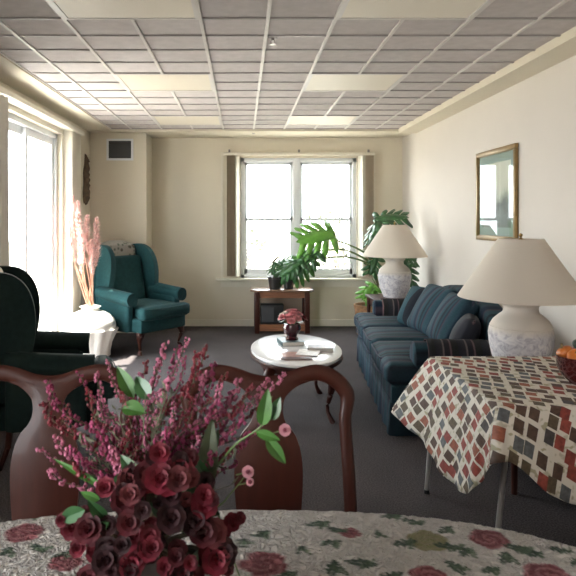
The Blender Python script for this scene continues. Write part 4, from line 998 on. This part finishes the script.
# ------------------------------------------------------------------ bouquet in the foreground
BQ = Vector((-.150, .93, .76))
t = thing('bouquet_vase', 'dark vase on floral cloth holding the burgundy bouquet', 'vase', BQ)
b = bmesh.new(); lathe(b, [(0, 0), (.045, 0), (.05, .008), (.062, .05), (.058, .10), (.04, .135), (.045, .155), (.040, .155), (.034, .135), (.05, .10), (.05, .05), (0, .015)], 32); link('body', b, mat('dark_vase_glaze', (.03, .012, .015), .3, coat=.4), t)
bq = thing('flower_bouquet', 'burgundy and pink dried flower bouquet standing in the foreground', 'flowers', BQ+Vector((0, 0, .14)))
O = BQ+Vector((0, 0, .14)); random.seed(17)
M_heather = mat('magenta_buds', (.24, .03, .09), .7, var=.5, vscale=60); M_heather2 = mat('dusty_pink_buds', (.40, .12, .20), .7, var=.4, vscale=60); M_redb = mat('red_berries', (.15, .010, .022), .4, var=.4, vscale=50)
M_tw = mat('brown_green_twig', (.09, .075, .04), .8); M_bloom = mat('burgundy_petals', (.075, .006, .012), .65, var=.6, vscale=35); M_gf = mat('grey_green_filler', (.13, .14, .09), .8, var=.3, vscale=50)
M_lf = mat('fresh_leaf', (.05, .15, .025), .45, var=.25, vscale=20); M_lp = mat('light_pink_flower', (.62, .30, .36), .6, var=.2, vscale=50)
def B(px, py, d=.93): return P3(px, py, d)-O
def twig(path, r0=.0016): 
    b = bmesh.new(); tube(b, path, [r0*(1.2-.8*i/len(path)) for i in range(len(path))], 5); return b
def spray(px, py, d, m, dens=1.0, size=.0042, start=.3, wob=6):
    tip = B(px, py, d); root = Vector((random.uniform(-.02, .02), random.uniform(-.02, .02), 0))
    bend = Vector((tip.x*.25, (tip.y)*.4, tip.z*.55))+Vector((random.uniform(-.012, .012), 0, 0))
    path = cr([root-Vector((0, 0, .06)), root, bend, tip*.8+Vector((random.uniform(-.01, .01), 0, 0)), tip], 7)
    st = link('stem', twig(path), M_tw, bq)
    b = bmesh.new(); n = len(path); L_ = sum((Vector(path[i+1])-Vector(path[i])).length for i in range(n-1))
    cnt = int(L_/.0042*dens)
    for q in range(cnt):
        f = start+(1-start)*q/cnt; i = min(n-2, int(f*(n-1))); a = Vector(path[i]).lerp(Vector(path[i+1]), f*(n-1)-i)
        an = random.uniform(0, 6.28); sp_ = size*(1.5-.7*f)
        c = a+Vector((math.cos(an)*sp_*1.3, math.sin(an)*sp_*1.3, random.uniform(-1, 1)*sp_))
        blob(b, c, size*random.uniform(.55, 1.0)*(1.15-.4*f), 1, size*.12, (1, 1, 1.3))
    link('buds', b, m, st)
    # side twigs
    return path
tips = [(48, 382, .93), (56, 436, .9), (88, 388, .9), (96, 372, .95), (132, 384, .95), (146, 360, .97), (166, 342, .96), (184, 356, .93), (198, 366, .97), (208, 346, .95), (220, 384, .9), (232, 390, .97), (252, 384, .93), (268, 378, .96), (246, 418, .9), (228, 434, .93), (192, 396, .88), (174, 402, .87), (156, 438, .86), (138, 446, .86), (122, 462, .86), (104, 436, .88), (80, 434, .9), (76, 466, .88), (190, 454, .86), (206, 466, .87), (148, 470, .845), (132, 488, .84), (176, 484, .84), (112, 500, .85), (42, 402, .90), (38, 448, .92), (78, 372, .95), (60, 418, .90), (100, 398, .93), (92, 420, .88), (108, 360, .96), (120, 392, .9), (140, 372, .96), (152, 392, .9), (160, 358, .98), (170, 378, .9), (178, 346, .96), (188, 337, .94), (196, 352, .9), (204, 372, .93), (215, 362, .98), (226, 372, .92), (240, 378, .96), (222, 398, .9), (246, 404, .94), (262, 392, .98), (285, 372, .95), (250, 432, .92), (232, 446, .9), (50, 470, .93), (70, 448, .88), (84, 458, .9), (128, 430, .87), (148, 418, .88), (168, 428, .87), (186, 412, .88), (200, 436, .87), (214, 452, .88), (112, 446, .87), (176, 462, .86), (98, 480, .87), (226, 420, .95), (134, 402, .98), (206, 400, .97), (238, 462, .94), (270, 410, .97), (66, 404, .97), (116, 418, 1.0)]
for k, (x, y, d_) in enumerate(tips):
    spray(x, y, d_, (M_heather, M_heather2, M_redb, M_heather2, M_heather, M_redb, M_heather2)[k % 7], .95, random.choice((.0028, .0034, .0042)), .3)
# filler twigs
for k in range(46):
    x = random.uniform(75, 235); y = random.uniform(385, 470)+abs(x-155)*.25; tip = B(x, y, random.uniform(.86, 1.0))
    path = cr([(0, 0, -.03), (tip.x*.3, tip.y*.4, tip.z*.5), tuple(tip)], 6); b = twig(path, .0011)
    for q in range(12):
        i = random.randint(5, len(path)-1); a = Vector(path[i]); dr = Vector((random.uniform(-1, 1), random.uniform(-1, 1), random.uniform(0, 1.2))).normalized(); e = a+dr*random.uniform(.008, .02); s_ = dr.cross(Vector((0, 1, .2))).normalized()*.0018
        b.faces.new([b.verts.new(a), b.verts.new((a+e)/2+s_), b.verts.new(e), b.verts.new((a+e)/2-s_)])
    link('filler_twig', b, M_gf, bq)
# blooms
def bloomat(px, py, d_, r, m, seed, nm='bloom'):
    c = B(px, py, d_); b = bmesh.new(); up = Vector((c.x*2.5, -.9, .55)); petals(b, c, r, 3, 5, seed, up, .9); o = link(nm, b, m, bq, recalc=False)
    b = bmesh.new(); tube(b, cr([(c.x*.15, 0, -.04), (c.x*.5, c.y*.4, c.z*.4-.01), (c.x, c.y+.008, c.z-.004)], 5), .002, 5); link('stem', b, M_tw, bq)
M_bd = mat('dark_maroon_petals', (.028, .004, .007), .7, var=.5, vscale=35); M_bc = mat('crimson_petals', (.14, .010, .022), .6, var=.5, vscale=35); M_bp = mat('faded_rose_petals', (.13, .026, .032), .7, var=.4, vscale=45)
for k in range(88):
    y = 452+132*random.random()**.8; hw__ = 26+44*min(1, (y-445)/70); x = 158+random.uniform(-1, 1)*hw__*(1 if k % 3 else .6)
    r = random.choice((.010, .012, .014, .017, .020)); d_ = .86-.035*(1-((x-158)/80)**2)+random.uniform(-.02, .02)
    bloomat(x, y, d_, r, (M_bloom, M_bc, M_bd, M_bloom, M_bd, M_bp, M_bd, M_bc)[k % 8], k)
for (x, y, r) in ((72, 528, .017), (84, 515, .013), (62, 520, .010), (95, 535, .016), (232, 522, .013), (240, 518, .009), (222, 530, .014), (96, 552, .015), (78, 548, .013)):
    bloomat(x, y, .88, r, (M_bc, M_bloom)[x % 2], x)
# leaves
def leafat(base, tip, wd, m, seed=0, n=Vector((0, -1, .4))):
    rnd = random.Random(seed); y = (tip-base); L_ = y.length; y.normalize(); z = (n-y*n.dot(y)).normalized(); x = y.cross(z); b = bmesh.new(); G = []
    for i in range(9):
        f = i/8; w = wd*math.sin(PI*f**.8)**.8 if 0 < f < 1 else .0004
        row = [b.verts.new(base+y*L_*f+x*w*u*.5+z*(abs(u)*w*.25-.10*L_*f*f)) for u in (-1, -.5, 0, .5, 1)]; G.append(row)
    for r1, r2 in zip(G, G[1:]):
        for u in range(4): b.faces.new((r1[u], r1[u+1], r2[u+1], r2[u]))
    return link('leaf', b, m, bq, recalc=False)
leafat(B(122, 408, .9), B(146, 412, .89), .026, M_lf, 1, Vector((0, -.7, .8))); leafat(B(134, 398, .91), B(117, 366, .92), .022, M_lf, 2, Vector((.3, -1, .1)))
leafat(B(150, 400, .9), B(135, 376, .92), .024, M_leaf, 3); leafat(B(108, 490, .88), B(52, 458, .89), .010, M_lf, 4, Vector((0, -1, .5))); leafat(B(100, 500, .88), B(80, 492, .88), .012, M_lf, 5); leafat(B(110, 486, .88), B(70, 470, .9), .010, M_leaf, 6)
leafat(B(204, 500, .88), B(212, 418, .9), .030, mat('dull_olive_leaf', (.07, .09, .045), .6, var=.3), 7); leafat(B(205, 470, .9), B(218, 430, .9), .018, M_leaf, 8); leafat(B(140, 480, .85), B(120, 455, .86), .02, M_leaf, 9)
leafat(B(85, 510, .87), B(58, 520, .88), .022, M_leaf, 10)
for q in range(16):
    x = random.uniform(95, 220); y = random.uniform(470, 570); leafat(B(x, y, .87), B(x+random.uniform(-30, 30), y+random.uniform(-25, 15), .85), .018, M_leaf, 20+q)
# right-hand sprig with pale flowers
path = cr([Vector((0, 0, -.02)), B(205, 480, .9), B(235, 445, .88), B(262, 425, .87), B(272, 396, .87)], 6); link('stem', twig(path, .002), M_stem, bq)
leafat(B(262, 426, .87), B(268, 390, .86), .021, M_lf, 11); leafat(B(266, 438, .87), B(286, 464, .86), .018, M_lf, 12); leafat(B(256, 432, .87), B(280, 440, .86), .014, M_lf, 13); leafat(B(270, 420, .87), B(280, 398, .86), .018, M_leaf, 14)
path = cr([Vector((0, 0, -.02)), B(212, 510, .9), B(232, 492, .89), B(248, 472, .88)], 6); link('stem', twig(path, .0015), M_stem, bq)
for (x, y, r, s_) in ((285, 430, .0085, 1), (248, 472, .0085, 2), (250, 482, .0055, 3)):
    b = bmesh.new(); petals(b, B(x, y, .862), r, 2, 5, s_, Vector((.1, -1, .3)), .2); o = link('small_flower', b, M_lp, bq, recalc=False)
    b = bmesh.new(); blob(b, B(x, y, .858), .0028, 2); link('flower_centre', b, mat('dark_centre', (.15, .02, .04), .6), o)
    b = bmesh.new(); tube(b, [B(x, y, .866), B(x-12, y+3, .872)], .0009, 5); link('stem', b, M_stem, bq)
# drooping dark stem at right
path = cr([Vector((.02, 0, -.02)), B(205, 478, .88), B(214, 500, .87), B(226, 540, .87), B(243, 585, .88)], 6); link('stem', twig(path, .0022), M_stem, bq)
